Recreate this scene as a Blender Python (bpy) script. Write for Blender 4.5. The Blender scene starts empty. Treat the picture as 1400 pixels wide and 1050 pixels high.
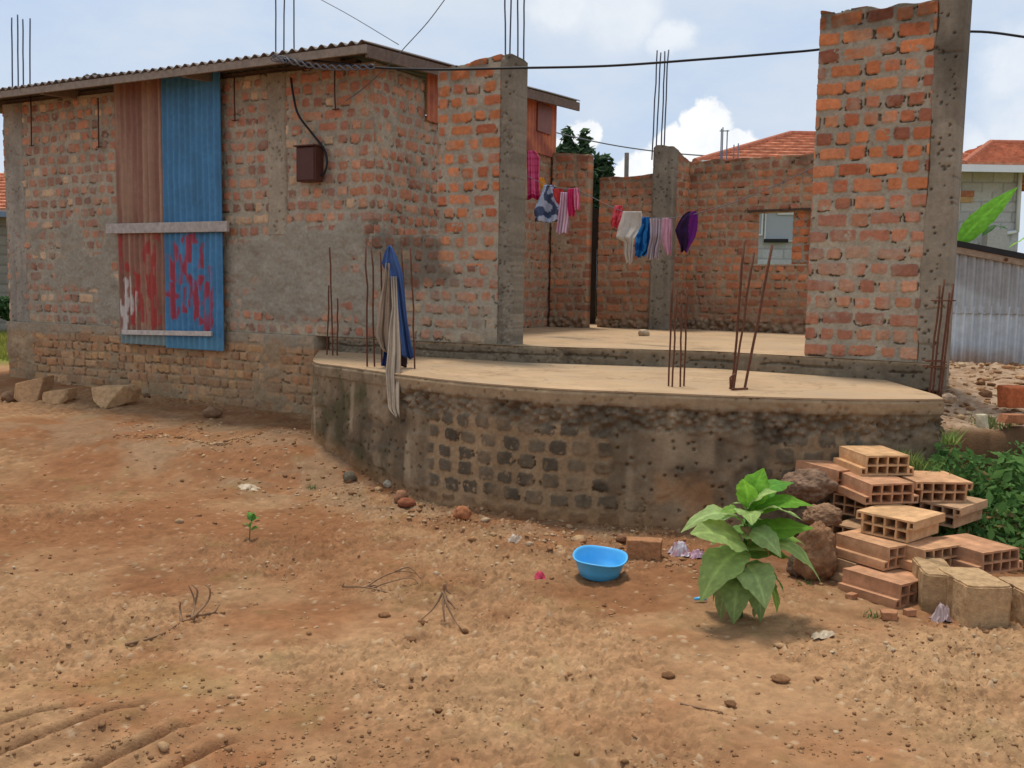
import bpy, bmesh, math, random
import numpy as np
from mathutils import Vector, Matrix, noise as mnoise

S = bpy.context.scene
COL = S.collection
R = math.radians
random.seed(7)
RNG = np.random.default_rng(11)

# ------------------------------------------------------------------ camera
FPX, PITCH, ROLL, EYE = 1300.0, math.atan(133.0 / 1300.0), 0.016, 1.65
_f = Vector((0, math.cos(PITCH), -math.sin(PITCH)))
_u0 = Vector((0, math.sin(PITCH), math.cos(PITCH)))
_r0 = Vector((1, 0, 0))
_r = _r0 * math.cos(ROLL) + _u0 * math.sin(ROLL)
_u = _u0 * math.cos(ROLL) - _r0 * math.sin(ROLL)
CAM = Vector((0, 0, EYE))
cd = bpy.data.cameras.new('camera')
cam = bpy.data.objects.new('camera', cd)
COL.objects.link(cam)
m = Matrix((( _r.x, _u.x, -_f.x, 0), (_r.y, _u.y, -_f.y, 0), (_r.z, _u.z, -_f.z, EYE), (0, 0, 0, 1)))
cam.matrix_world = m
cd.sensor_width = 36
cd.lens = FPX / 1400 * 36
cd.clip_end = 2000
S.camera = cam


def ray(px, py):
    return _f * FPX + _r * (px - 700) + _u * (525 - py)


def P(px, py, Y):
    d = ray(px, py)
    return CAM + d * (Y / d.y)


def PZ(px, py, z):
    d = ray(px, py)
    return CAM + d * ((z - EYE) / d.z)


def hit(O, U, px, py):
    """(u, z) where the sight line meets the upright plane through O along U"""
    d = ray(px, py)
    det = -d.x * U[1] + d.y * U[0]
    bx, by = O[0] - CAM.x, O[1] - CAM.y
    s = (-bx * U[1] + by * U[0]) / det
    u = (d.x * by - d.y * bx) / det
    u = -u if abs((CAM.x + s * d.x) - (O[0] + u * U[0])) > 1e-4 and abs((CAM.x + s * d.x) - (O[0] - u * U[0])) < 1e-3 else u
    q = CAM + d * s
    return (q.x - O[0]) * U[0] + (q.y - O[1]) * U[1], q.z


# ------------------------------------------------------------------ noise
def _h(ix, iy, s):
    n = (ix.astype(np.int64) * 374761393 + iy.astype(np.int64) * 668265263 + s * 974634777) & 0xffffffff
    n = ((n ^ (n >> 13)) * 1274126177) & 0xffffffff
    n = n ^ (n >> 16)
    return (n & 0xffffff) / float(0xffffff)


def vn(x, y, s=0):
    x = np.asarray(x, float); y = np.asarray(y, float)
    x, y = np.broadcast_arrays(x, y)
    ix = np.floor(x); iy = np.floor(y)
    fx = x - ix; fy = y - iy
    fx = fx * fx * (3 - 2 * fx); fy = fy * fy * (3 - 2 * fy)
    a = _h(ix, iy, s); b = _h(ix + 1, iy, s); c = _h(ix, iy + 1, s); d = _h(ix + 1, iy + 1, s)
    return a + (b - a) * fx + (c - a) * fy + (a - b - c + d) * fx * fy


def fbm(x, y, s=0, o=4):
    t = 0; amp = .5; tot = 0
    for i in range(o):
        t = t + amp * vn(x * 2 ** i + 17.3 * i, y * 2 ** i - 9.1 * i, s + i)
        tot += amp
        amp *= .5
    return t / tot


def worley(x, y, s=0):
    ix = np.floor(x); iy = np.floor(y)
    best = np.full(np.shape(x), 9.0); idv = np.zeros(np.shape(x))
    for dx in (-1, 0, 1):
        for dy in (-1, 0, 1):
            cx = ix + dx; cy = iy + dy
            px = cx + _h(cx, cy, s); py = cy + _h(cx, cy, s + 71)
            d = np.hypot(px - x, py - y)
            q = d < best
            best = np.where(q, d, best); idv = np.where(q, _h(cx, cy, s + 133), idv)
    return best, idv


def ss(a, b, x):
    t = np.clip((x - a) / (b - a), 0, 1)
    return t * t * (3 - 2 * t)


def sbox(U, Z, u0, u1, z0, z1, soft=.08, warp=.12, s=3):
    w = (fbm(U * 4, Z * 4, s) - .5) * 2 * warp
    d = np.minimum(np.minimum(U - u0, u1 - U), np.minimum(Z - z0, z1 - Z)) + w
    return ss(-soft, soft, d)


def lerp(a, b, t):
    return a + (b - a) * t


def C(r, g, b):
    """sRGB 0-255 to linear"""
    f = lambda c: (c / 255 / 12.92) if c / 255 <= .04045 else ((c / 255 + .055) / 1.055) ** 2.4
    return np.array([f(r), f(g), f(b)])


# ------------------------------------------------------------------ materials
MATS = {}


def mat(name, col=None, rough=.9, bump=.0, bscale=60., var=.0, vscale=8., metal=0., attr=False, spec=.3,
        trans=0., bdist=.01, extra=None):
    if name in MATS:
        return MATS[name]
    m = bpy.data.materials.new(name)
    m.use_nodes = True
    nt = m.node_tree
    n = nt.nodes; l = nt.links
    b = n['Principled BSDF']
    b.inputs['Roughness'].default_value = rough
    b.inputs['Metallic'].default_value = metal
    b.inputs['Specular IOR Level'].default_value = spec
    tc = n.new('ShaderNodeTexCoord')
    if attr:
        a = n.new('ShaderNodeAttribute'); a.attribute_name = 'Col'
        csock = a.outputs['Color']
    else:
        rgb = n.new('ShaderNodeRGB'); rgb.outputs[0].default_value = (*col, 1)
        csock = rgb.outputs[0]
    if var > 0:
        nz = n.new('ShaderNodeTexNoise'); nz.inputs['Scale'].default_value = vscale
        nz.inputs['Detail'].default_value = 8; nz.inputs['Roughness'].default_value = .65
        l.new(tc.outputs['Object'], nz.inputs['Vector'])
        mr = n.new('ShaderNodeMapRange')
        mr.inputs[1].default_value = .3; mr.inputs[2].default_value = .7
        mr.inputs[3].default_value = 1 - var; mr.inputs[4].default_value = 1 + var
        l.new(nz.outputs['Fac'], mr.inputs[0])
        mx = n.new('ShaderNodeMix'); mx.data_type = 'RGBA'; mx.blend_type = 'MULTIPLY'
        mx.inputs[0].default_value = 1
        l.new(csock, mx.inputs[6]); l.new(mr.outputs[0], mx.inputs[7])
        csock = mx.outputs[2]
    l.new(csock, b.inputs['Base Color'])
    if bump > 0:
        nz2 = n.new('ShaderNodeTexNoise'); nz2.inputs['Scale'].default_value = bscale
        nz2.inputs['Detail'].default_value = 10; nz2.inputs['Roughness'].default_value = .7
        l.new(tc.outputs['Object'], nz2.inputs['Vector'])
        bp = n.new('ShaderNodeBump'); bp.inputs['Strength'].default_value = bump
        bp.inputs['Distance'].default_value = bdist
        l.new(nz2.outputs['Fac'], bp.inputs['Height'])
        l.new(bp.outputs['Normal'], b.inputs['Normal'])
    if trans > 0:
        # light that passes through a thin leaf or cloth
        tr = n.new('ShaderNodeBsdfTranslucent')
        l.new(csock, tr.inputs['Color'])
        mxs = n.new('ShaderNodeMixShader'); mxs.inputs[0].default_value = trans
        l.new(b.outputs[0], mxs.inputs[1]); l.new(tr.outputs[0], mxs.inputs[2])
        l.new(mxs.outputs[0], n['Material Output'].inputs['Surface'])
    MATS[name] = m
    return m


M_WALL = mat('wall_surface', attr=True, rough=.95, bump=.55, bscale=70, var=.16, vscale=28, spec=.1, bdist=.012)
M_DIRT = mat('dirt', attr=True, rough=1, bump=.6, bscale=70, var=.13, vscale=24, spec=.05, bdist=.02)
M_STONE = mat('stone', attr=True, rough=.95, bump=.9, bscale=45, var=.28, vscale=22, spec=.08, bdist=.02)
M_TIN = mat('painted_tin', attr=True, rough=.5, bump=.12, bscale=40, var=.14, vscale=16, spec=.35)
M_GALV = mat('galvanised_tin', attr=True, rough=.5, bump=.1, bscale=30, var=.14, vscale=12, metal=.35, spec=.4)
M_WOOD = mat('old_timber', attr=True, rough=.85, bump=.4, bscale=50, var=.25, vscale=18, spec=.15)
M_CLOTH = mat('cloth', attr=True, rough=.95, bump=.25, bscale=160, var=.1, vscale=20, spec=.05, trans=.25)
M_LEAF = mat('leaf', attr=True, rough=.7, bump=.3, bscale=45, var=.22, vscale=18, spec=.12, trans=.5)
M_CLAY = mat('fired_clay', attr=True, rough=.95, bump=.5, bscale=60, var=.3, vscale=11, spec=.06)
M_RUST = mat('rusty_steel', C(105, 66, 48), rough=.85, bump=.5, bscale=120, var=.35, vscale=40, metal=.1)
M_STEEL = mat('dull_steel', C(78, 84, 98), rough=.6, bump=.3, bscale=120, var=.2, vscale=30, metal=.2)
M_CABLE = mat('black_cable', C(32, 32, 36), rough=.55)
M_WIRE = mat('grey_wire', C(95, 95, 100), rough=.6)
M_SLAB = mat('dusty_screed', C(180, 150, 116), rough=.95, bump=.5, bscale=30, var=.22, vscale=2.2, spec=.1)
M_BASIN = mat('blue_plastic', C(86, 178, 228), rough=.4, bump=.05, bscale=40, var=.10, vscale=7, spec=.5)
M_BOX = mat('brown_painted_metal', C(82, 48, 40), rough=.55, bump=.1, bscale=60, var=.15, vscale=9)
M_ROOFTILE = mat('clay_roof_tile', C(196, 104, 72), rough=.8, bump=.4, bscale=30, var=.22, vscale=6)
M_WHITE = mat('white_paint', C(225, 226, 226), rough=.5, var=.06, vscale=4)
M_GLASS = mat('dark_glass', C(168, 174, 178), rough=.1, spec=.5)
M_BARK = mat('bark', C(82, 66, 52), rough=.95, bump=.6, bscale=30, var=.3, vscale=10)
M_TWIG = mat('dry_twig', C(140, 108, 80), rough=.95, bump=.4, bscale=60, var=.3, vscale=20)
M_TRASH = mat('plastic_scrap', attr=True, rough=.45, spec=.4, trans=.2)
M_DARKRAG = mat('tar_black_timber', C(44, 42, 42), rough=.8, bump=.3, bscale=40, var=.3, vscale=6)


def _slab_wear(m):
    nt = m.node_tree; n = nt.nodes; l = nt.links; b = n['Principled BSDF']
    src = b.inputs['Base Color'].links[0].from_socket
    tc = n.new('ShaderNodeTexCoord')
    def tex(scale, det, lo, hi, a, c_):
        q = n.new('ShaderNodeTexNoise'); q.inputs['Scale'].default_value = scale; q.inputs['Detail'].default_value = det; q.inputs['Roughness'].default_value = .7
        l.new(tc.outputs['Object'], q.inputs['Vector'])
        r = n.new('ShaderNodeMapRange'); l.new(q.outputs['Fac'], r.inputs[0])
        for i, t in enumerate((lo, hi, a, c_)): r.inputs[i + 1].default_value = t
        return r.outputs[0]
    def mixc(f, s_, colr):
        x = n.new('ShaderNodeMix'); x.data_type = 'RGBA'; l.new(f, x.inputs[0]); l.new(s_, x.inputs[6]); x.inputs[7].default_value = (*colr, 1); return x.outputs[2]
    src = mixc(tex(1.1, 9, .50, .62, 0., .55), src, C(150, 134, 112))
    src = mixc(tex(5.5, 9, .56, .70, 0., .5), src, C(132, 108, 84))
    src = mixc(tex(60, 6, .60, .70, 0., .55), src, C(120, 100, 80))
    v = n.new('ShaderNodeTexVoronoi'); v.feature = 'DISTANCE_TO_EDGE'; v.inputs['Scale'].default_value = .55
    w_ = n.new('ShaderNodeTexNoise'); w_.inputs['Scale'].default_value = 3; w_.inputs['Detail'].default_value = 8
    l.new(tc.outputs['Object'], w_.inputs['Vector'])
    a = n.new('ShaderNodeVectorMath'); a.operation = 'ADD'; l.new(tc.outputs['Object'], a.inputs[0]); l.new(w_.outputs['Color'], a.inputs[1])
    l.new(a.outputs[0], v.inputs['Vector'])
    r = n.new('ShaderNodeMapRange'); l.new(v.outputs['Distance'], r.inputs[0]); r.inputs[1].default_value = .012; r.inputs[2].default_value = .004; r.inputs[3].default_value = 0; r.inputs[4].default_value = .28
    src = mixc(r.outputs[0], src, C(84, 70, 56))
    l.new(src, b.inputs['Base Color'])


_slab_wear(M_SLAB)


# ------------------------------------------------------------------ object helpers
def tag(o, label=None, cat=None, group=None, kind=None):
    if label: o['label'] = label
    if cat: o['category'] = cat
    if group: o['group'] = group
    if kind: o['kind'] = kind
    return o


def empty(name, loc, label=None, cat=None, group=None, rz=0.):
    o = bpy.data.objects.new(name, None)
    o.location = loc
    o.rotation_euler = (0, 0, rz)
    o.empty_display_size = .1
    COL.objects.link(o)
    return tag(o, label, cat, group)


def root_of(o):
    v = Vector((0, 0, 0))
    while o is not None:
        v = v + Vector(o.location)
        o = o.parent
    return v


def mesh_obj(name, verts, faces, material, parent=None, col=None, smooth=False, local=False, origin=None):
    """one mesh object; verts in world coordinates unless local"""
    v = np.asarray(verts, dtype=np.float64).reshape(-1, 3)
    me = bpy.data.meshes.new(name)
    loc = Vector((0, 0, 0))
    if not local:
        if parent is not None:
            v = v - np.array(root_of(parent))
        else:
            if origin is None:
                lo = v.min(0); hi = v.max(0)
                loc = Vector(((lo[0] + hi[0]) / 2, (lo[1] + hi[1]) / 2, lo[2]))
            else:
                loc = Vector(origin)
            v = v - np.array(loc)
    if isinstance(faces, np.ndarray) and faces.ndim == 2:
        k = faces.shape[1]
        nf = len(faces)
        me.vertices.add(len(v)); me.vertices.foreach_set('co', v.astype(np.float32).ravel())
        me.loops.add(nf * k); me.loops.foreach_set('vertex_index', faces.astype(np.int32).ravel())
        me.polygons.add(nf)
        me.polygons.foreach_set('loop_start', np.arange(0, nf * k, k, dtype=np.int32))
        me.polygons.foreach_set('loop_total', np.full(nf, k, dtype=np.int32))
    else:
        me.from_pydata([tuple(x) for x in v], [], [tuple(int(i) for i in f) for f in faces])
    if col is not None:
        c = np.asarray(col, dtype=np.float32)
        if c.ndim == 1:
            c = np.tile(c, (len(v), 1))
        if c.shape[1] == 3:
            c = np.hstack([c, np.ones((len(c), 1), np.float32)])
        at = me.attributes.new('Col', 'FLOAT_COLOR', 'POINT')
        at.data.foreach_set('color', c.astype(np.float32).ravel())
    me.update(calc_edges=True)
    me.validate()
    if smooth:
        me.polygons.foreach_set('use_smooth', np.ones(len(me.polygons), dtype=bool))
    me.materials.append(material)
    o = bpy.data.objects.new(name, me)
    o.location = loc
    COL.objects.link(o)
    if parent is not None:
        o.parent = parent
    return o


class MB:
    """collects shapes for ONE mesh"""
    def __init__(s):
        s.v = []; s.f = []; s.c = []

    def add(s, v, f, c=(.5, .5, .5)):
        b = len(s.v)
        s.v += [tuple(x) for x in v]
        s.f += [tuple(i + b for i in q) for q in f]
        if np.ndim(c) == 1:
            s.c += [tuple(c)] * len(v)
        else:
            s.c += [tuple(x) for x in c]

    def box(s, o, ex, ey, ez, c=(.5, .5, .5)):
        """box from corner o along three edge vectors"""
        o = Vector(o); ex = Vector(ex); ey = Vector(ey); ez = Vector(ez)
        v = [o, o + ex, o + ex + ey, o + ey, o + ez, o + ex + ez, o + ex + ey + ez, o + ey + ez]
        f = [(0, 3, 2, 1), (4, 5, 6, 7), (0, 1, 5, 4), (1, 2, 6, 5), (2, 3, 7, 6), (3, 0, 4, 7)]
        s.add(v, f, c)

    def tube(s, pts, rad, n=7, c=(.5, .5, .5), caps=True):
        pts = [Vector(p) for p in pts]
        if not hasattr(rad, '__len__'):
            rad = [rad] * len(pts)
        vs = []; fs = []
        nrm = None
        for i, p in enumerate(pts):
            t = (pts[min(i + 1, len(pts) - 1)] - pts[max(i - 1, 0)])
            if t.length < 1e-9: t = Vector((0, 0, 1))
            t.normalize()
            if nrm is None:
                a = Vector((0, 0, 1)) if abs(t.z) < .9 else Vector((1, 0, 0))
                nrm = t.cross(a).normalized()
            else:
                nrm = (nrm - t * nrm.dot(t))
                if nrm.length < 1e-6: nrm = t.orthogonal()
                nrm.normalize()
            b = t.cross(nrm)
            for k in range(n):
                an = 2 * math.pi * k / n
                vs.append(p + (nrm * math.cos(an) + b * math.sin(an)) * rad[i])
        for i in range(len(pts) - 1):
            for k in range(n):
                fs.append((i * n + k, i * n + (k + 1) % n, (i + 1) * n + (k + 1) % n, (i + 1) * n + k))
        if caps:
            fs.append(tuple(range(n - 1, -1, -1)))
            fs.append(tuple((len(pts) - 1) * n + k for k in range(n)))
        s.add(vs, fs, c)

    def build(s, name, material, parent=None, smooth=False, local=False, origin=None, bevel=0):
        o = mesh_obj(name, s.v, s.f, material, parent, np.array(s.c), smooth, local, origin)
        if bevel:
            md = o.modifiers.new('edge', 'BEVEL'); md.width = bevel; md.segments = 2; md.limit_method = 'ANGLE'
        return o


def smoothline(pts, n=8):
    """Catmull-Rom through the points"""
    pts = [Vector(p) for p in pts]
    q = [pts[0] * 2 - pts[1]] + pts + [pts[-1] * 2 - pts[-2]]
    out = []
    for i in range(1, len(q) - 2):
        for k in range(n):
            t = k / n
            a, b, c, d = q[i - 1], q[i], q[i + 1], q[i + 2]
            out.append(.5 * ((2 * b) + (c - a) * t + (2 * a - 5 * b + 4 * c - d) * t * t + (3 * b - a - 3 * c + d) * t ** 3))
    out.append(pts[-1])
    return out


# ------------------------------------------------------------------ panels: upright surfaces as fine relief
def panel(name, path, us, zs, h, col, material, parent=None, keep=None, thick=.2, tops=None, zscale=None, smooth=True, back=False, origin=None):
    """path(us)->(x,y,nx,ny); h,col on the (nz,nu) grid; tops: per-u top height (columns are squeezed to it)"""
    nz, nu = h.shape
    x, y, nx, ny = path(us)
    Z = np.repeat(zs[:, None], nu, 1)
    if tops is not None:
        Z = np.minimum(Z, tops[None, :])
        k0 = (zs[:-1, None] < (tops[:-1] + tops[1:])[None, :] / 2 - 1e-4)
        keep = k0 if keep is None else keep & k0
    X = x[None, :] + nx[None, :] * h
    Yy = y[None, :] + ny[None, :] * h
    V = np.stack([X, Yy, Z], -1).reshape(-1, 3)
    cc = col.reshape(-1, 3) * (np.array([1.03, 1.0, .93]) if material.name == 'wall_surface' else 1.)
    idx = np.arange(nz * nu).reshape(nz, nu)
    if keep is None:
        keep = np.ones((nz - 1, nu - 1), bool)
    a = idx[:-1, :-1]; b = idx[:-1, 1:]; c = idx[1:, 1:]; d = idx[1:, :-1]
    F = [np.stack([a[keep], b[keep], c[keep], d[keep]], -1)]
    # back copy of every vertex, and side walls along the rim
    XB = np.broadcast_to((x - nx * thick)[None, :], (nz, nu)); YB = np.broadcast_to((y - ny * thick)[None, :], (nz, nu))
    VB = np.stack([XB, YB, Z], -1).reshape(-1, 3)
    N = nz * nu
    pad = np.zeros((nz + 1, nu + 1), bool); pad[1:-1, 1:-1] = keep
    kp = keep
    lft = kp & ~pad[1:-1, :-2]; rgt = kp & ~pad[1:-1, 2:]; bot = kp & ~pad[:-2, 1:-1]; top = kp & ~pad[2:, 1:-1]
    F.append(np.stack([a[lft], d[lft], d[lft] + N, a[lft] + N], -1))
    F.append(np.stack([c[rgt], b[rgt], b[rgt] + N, c[rgt] + N], -1))
    F.append(np.stack([b[bot], a[bot], a[bot] + N, b[bot] + N], -1))
    F.append(np.stack([d[top], c[top], c[top] + N, d[top] + N], -1))
    if back:
        F.append(np.stack([d[keep] + N, c[keep] + N, b[keep] + N, a[keep] + N], -1))
    F = np.concatenate(F)
    V = np.concatenate([V, VB]); cc = np.concatenate([cc, cc])
    used = np.zeros(len(V), bool); used[F.ravel()] = True
    re = np.cumsum(used) - 1
    return mesh_obj(name, V[used], re[F], material, parent, cc[used], smooth, origin=origin)


def straight(O, U, off=0.):
    U = np.array([U[0], U[1]]); N = np.array([U[1], -U[0]])
    def f(us):
        return (O[0] + U[0] * us + N[0] * off, O[1] + U[1] * us + N[1] * off, np.full_like(us, N[0]), np.full_like(us, N[1]))
    return f


def polypath(pts):
    p = np.array([[q[0], q[1]] for q in pts])
    d = np.hypot(*np.diff(p, axis=0).T)
    s = np.concatenate([[0], np.cumsum(d)])
    def f(us):
        x = np.interp(us, s, p[:, 0]); y = np.interp(us, s, p[:, 1])
        e = .06
        tx = np.interp(us + e, s, p[:, 0]) - np.interp(us - e, s, p[:, 0])
        ty = np.interp(us + e, s, p[:, 1]) - np.interp(us - e, s, p[:, 1])
        n = np.hypot(tx, ty)
        return x, y, ty / n, -tx / n
    return f, s[-1], s


PAL_ORANGE = [C(194, 120, 78), C(202, 126, 84), C(186, 110, 74), C(180, 102, 70), C(196, 126, 90), C(190, 114, 74), C(198, 130, 88), C(148, 90, 70), C(206, 128, 84), C(186, 112, 78)]
PAL_WORN = [C(190, 130, 100), C(184, 124, 98), C(178, 116, 92), C(194, 142, 114), C(172, 114, 92), C(160, 108, 90), C(142, 100, 86), C(206, 172, 140)]
PAL_BACK = [C(168, 112, 84), C(160, 104, 80), C(174, 114, 82), C(152, 100, 80), C(144, 98, 80), C(138, 94, 78), C(166, 118, 92)]
PAL_EARTH = [C(180, 142, 108), C(174, 132, 98), C(188, 148, 112), C(168, 128, 98), C(190, 148, 106), C(180, 132, 96)]
PAL_DARK = [C(92, 84, 72), C(84, 77, 67), C(106, 96, 82), C(112, 100, 84), C(90, 84, 74)]
MORTAR = C(160, 151, 136)


def bricks(U, Z, W, z0, seed, pitch=.13, gap=.036, stretch=.22, header=.108, pst=.35, palette=PAL_ORANGE, mortar=MORTAR,
           rnd=.02, edge=.017, cover=.0, plaster=None, proud=.0055, worn=.25, hgap=None, crack=.45, mrough=.012, jit=.008):
    """height and colour of a rough brick wall, evaluated on the grid"""
    rng = np.random.default_rng(seed)
    hgap = hgap or gap * 1.12
    zz = Z + .012 * (fbm(U * 1.3, Z * 1.3, seed) - .5) * 2
    r = np.floor((zz - z0) / pitch).astype(int)
    sd = np.full(U.shape, -.05); hb = np.zeros(U.shape); bc = np.zeros(U.shape + (3,)); lowv = np.zeros(U.shape)
    pal = np.array(palette)
    for row in range(r.min(), r.max() + 1):
        q = r == row
        if not q.any(): continue
        x = -rng.random() * .15 - .2
        st = []; en = []
        run = rng.random() < .5
        while x < W + .3:
            if run: L = stretch if rng.random() < pst * 1.6 else header
            else: L = stretch if rng.random() < pst * .4 else header
            L *= 1 + (rng.random() - .5) * .22
            st.append(x); en.append(x + L)
            x += L + hgap * (1 + (rng.random() - .5) * .7)
        st = np.array(st); en = np.array(en); n = len(st)
        hh = (pitch - gap) / 2 * (1 + (rng.random(n) - .5) * .22)
        dv = (rng.random(n) - .5) * 2 * jit; tilt = (rng.random(n) - .5) * .10
        off = (rng.random(n) - .40) * .008
        ci = pal[rng.integers(0, len(pal), n)] * (1 + (rng.random((n, 1)) - .5) * .3)
        u = U[q]
        mid = (en[:-1] + st[1:]) / 2
        i = np.searchsorted(mid, u)
        uc = (st + en)[i] / 2; hw = (en - st)[i] / 2
        du = u - uc
        v = zz[q] - z0 - (row + .5) * pitch - dv[i] - tilt[i] * du
        ax = np.abs(du) - hw + rnd; ay = np.abs(v) - hh[i] + rnd
        s = -(np.hypot(np.maximum(ax, 0), np.maximum(ay, 0)) + np.minimum(np.maximum(ax, ay), 0) - rnd)
        sd[q] = s; hb[q] = off[i]; bc[q] = ci[i]; lowv[q] = v
    n1 = fbm(U * 22, Z * 22, seed + 5, 4)
    sdn = sd + (n1 - .5) * 2 * edge
    fine = fbm(U * 60, Z * 60, seed + 9, 3)
    mm = ss(-.0035, .0035, sdn)
    hb = proud + hb + (fine - .5) * .008 - .010 * ss(.55, .8, n1) * (fine > .5) + np.minimum(sdn, .012) * .15
    med = fbm(U * 9, Z * 9, seed + 13, 4)
    hm = (med - .5) * 2 * mrough + (fine - .5) * .007
    big = fbm(U * 2.2, Z * 2.2, seed + 21, 4)
    hm = hm + ss(1 - worn - .12, 1 - worn + .14, big) * .012 - .002
    if plaster is not None:
        hm = hm + plaster * (.019 + (fbm(U * 13, Z * 13, seed + 61, 4) - .5) * .030)
    # holes in the joints, mostly under bricks
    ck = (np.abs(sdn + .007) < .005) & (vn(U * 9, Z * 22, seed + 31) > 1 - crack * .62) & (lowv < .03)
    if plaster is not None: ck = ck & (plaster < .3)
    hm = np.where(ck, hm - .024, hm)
    vis = np.clip((hb - hm) / .006 + .55, 0, 1) * mm
    vis = vis * (1 - cover)
    h = np.where(mm > .5, np.maximum(hb, hm), hm)
    bc = bc * (1 + (fbm(U * 14, Z * 14, seed + 41, 3) - .5)[..., None] * .38)
    dust = (.06 + .5 * ss(.5, .8, fbm(U * 6, Z * 6, seed + 43, 4)))[..., None]
    bc = lerp(bc, mortar * 1.05, dust)
    mc = mortar * (1 + (fbm(U * 7, Z * 7, seed + 51, 4) - .5)[..., None] * .55)
    mc = mc * (1 + (fine - .5)[..., None] * .35)
    mc = np.where(ck[..., None], mc * .5, mc)  # dirt and shade inside the joint holes, painted into the mortar colour
    col = lerp(mc, bc, vis[..., None])
    return h, col


def concrete(U, Z, seed, base=C(140, 132, 120), honey=.35, amp=.006):
    big = fbm(U * 2.5, Z * 2.5, seed, 4); med = fbm(U * 10, Z * 10, seed + 3, 4)
    w, wi = worley(U * 32, Z * 32, seed + 7)
    hz = ss(.55, .72, fbm(U * 3, Z * 2, seed + 11, 4) + honey - .35)
    h = (med - .5) * 2 * amp + (.45 - w) * .022 * hz - .008 * hz
    w4, i4 = worley(U * 45, Z * 38, seed + 19)
    pit = ((wi > .93) & (w < .35)) | ((i4 > .90 - .2 * hz) & (w4 < .20) & (fbm(U * 4, Z * 4, seed + 23, 3) > .52) & (seed != 51))
    h = np.where(pit, h - .022, h)
    col = base * (1 + (big - .5)[..., None] * .55 + (med - .5)[..., None] * .4)
    col = col * (1 + ((wi - .5) * .35 * hz)[..., None])
    col = np.where(pit[..., None], col * .78, col)
    strk = vn(U * 14, Z * .7, seed + 17)
    col = col * (1 - .16 * ss(.5, .9, strk)[..., None])
    return h, col


def grid(u0, u1, z0, z1, cell):
    us = np.linspace(u0, u1, max(2, int((u1 - u0) / cell) + 1)); zs = np.linspace(z0, z1, max(2, int((z1 - z0) / cell) + 1))
    U, Z = np.meshgrid(us, zs)
    return us, zs, U, Z


# ------------------------------------------------------------------ levels and lines of the place
FL, PO = 1.10, .95
A = PZ(716, 473, FL)
L = PZ(14, 439, FL)
FU = Vector((A.x - L.x, A.y - L.y)); FW = FU.length; FU = FU / FW            # along the front wall, left to right
FN = Vector((FU.y, -FU.x))                                                    # towards the camera
BK = -FN                                                                      # away from the camera


def fac(px, py=400): return hit(L, FU, px, py)


def fp(u, off=0., z=0.):
    return Vector((L.x + FU.x * u + FN.x * off, L.y + FU.y * u + FN.y * off, z))


def G(x, y):
    """ground height"""
    x = np.asarray(x, float); y = np.asarray(y, float)
    g = .24 * ss(7.2, 9.0, y) + .14 * ss(9.5, 13, y)
    g = g + .10 * np.exp(-(((x + 1.95) / .55) ** 2 + ((y - 8.35) / .7) ** 2))
    g = g + .035 * (fbm(x * .5 + 40, y * .5, 201, 3) - .5)
    wob = (fbm(x * 2.2 + 9, y * 1.5, 207, 4) - .5) * .5
    bank = ss(6.10, 6.5, y + wob) * ss(2.72, 2.92, x)
    g = g * (1 - bank) + bank * (.74 + .16 * ss(6.4, 8.2, y) + (fbm(x * 3, y * 3, 209, 3) - .5) * .10)
    # earth drifted against the foot of the curved wall
    return g


def gz(x, y): return float(G(np.array([x]), np.array([y]))[0])


def PG(px, py):
    """the ground point seen at a pixel"""
    z = 0.
    for _ in range(12):
        p = PZ(px, py, z)
        z = gz(p.x, p.y)
    return PZ(px, py, z)


# ------------------------------------------------------------------ the sky
w = bpy.data.worlds.new('World'); S.world = w; w.use_nodes = True
nt = w.node_tree; n = nt.nodes; l = nt.links
SUN_EL, SUN_AZ = R(74), R(338)          # azimuth clockwise from +Y
sky = n.new('ShaderNodeTexSky'); sky.sky_type = 'NISHITA'; sky.sun_disc = False
sky.sun_elevation = SUN_EL; sky.sun_rotation = SUN_AZ
sky.air_density = 1.0; sky.dust_density = 2.0; sky.ozone_density = 1.0
tc = n.new('ShaderNodeTexCoord')
dirv = tc.outputs['Generated']


def wmix(fac_, a, b):
    mx = n.new('ShaderNodeMix'); mx.data_type = 'RGBA'
    if isinstance(fac_, float): mx.inputs[0].default_value = fac_
    else: l.new(fac_, mx.inputs[0])
    for s_, i in ((a, 6), (b, 7)):
        if isinstance(s_, tuple): mx.inputs[i].default_value = (*s_, 1)
        else: l.new(s_, mx.inputs[i])
    return mx.outputs[2]


def wmath(op, a, b=None):
    q = n.new('ShaderNodeMath'); q.operation = op
    for s_, i in ((a, 0), (b, 1)):
        if s_ is None: continue
        if isinstance(s_, (int, float)): q.inputs[i].default_value = s_
        else: l.new(s_, q.inputs[i])
    return q.outputs[0]


def wmap(v, a, b, c, d, smooth=True):
    q = n.new('ShaderNodeMapRange'); q.interpolation_type = 'SMOOTHSTEP' if smooth else 'LINEAR'
    l.new(v, q.inputs[0])
    for i, t in enumerate((a, b, c, d)): q.inputs[i + 1].default_value = t
    return q.outputs[0]


def wnoise(scale, detail=6, rough=.55, vec=None, stretch=None):
    q = n.new('ShaderNodeTexNoise'); q.inputs['Scale'].default_value = scale
    q.inputs['Detail'].default_value = detail; q.inputs['Roughness'].default_value = rough
    src = vec or dirv
    if stretch:
        mp = n.new('ShaderNodeMapping'); mp.inputs['Scale'].default_value = stretch
        l.new(src, mp.inputs[0]); src = mp.outputs[0]
    l.new(src, q.inputs['Vector'])
    return q


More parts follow.
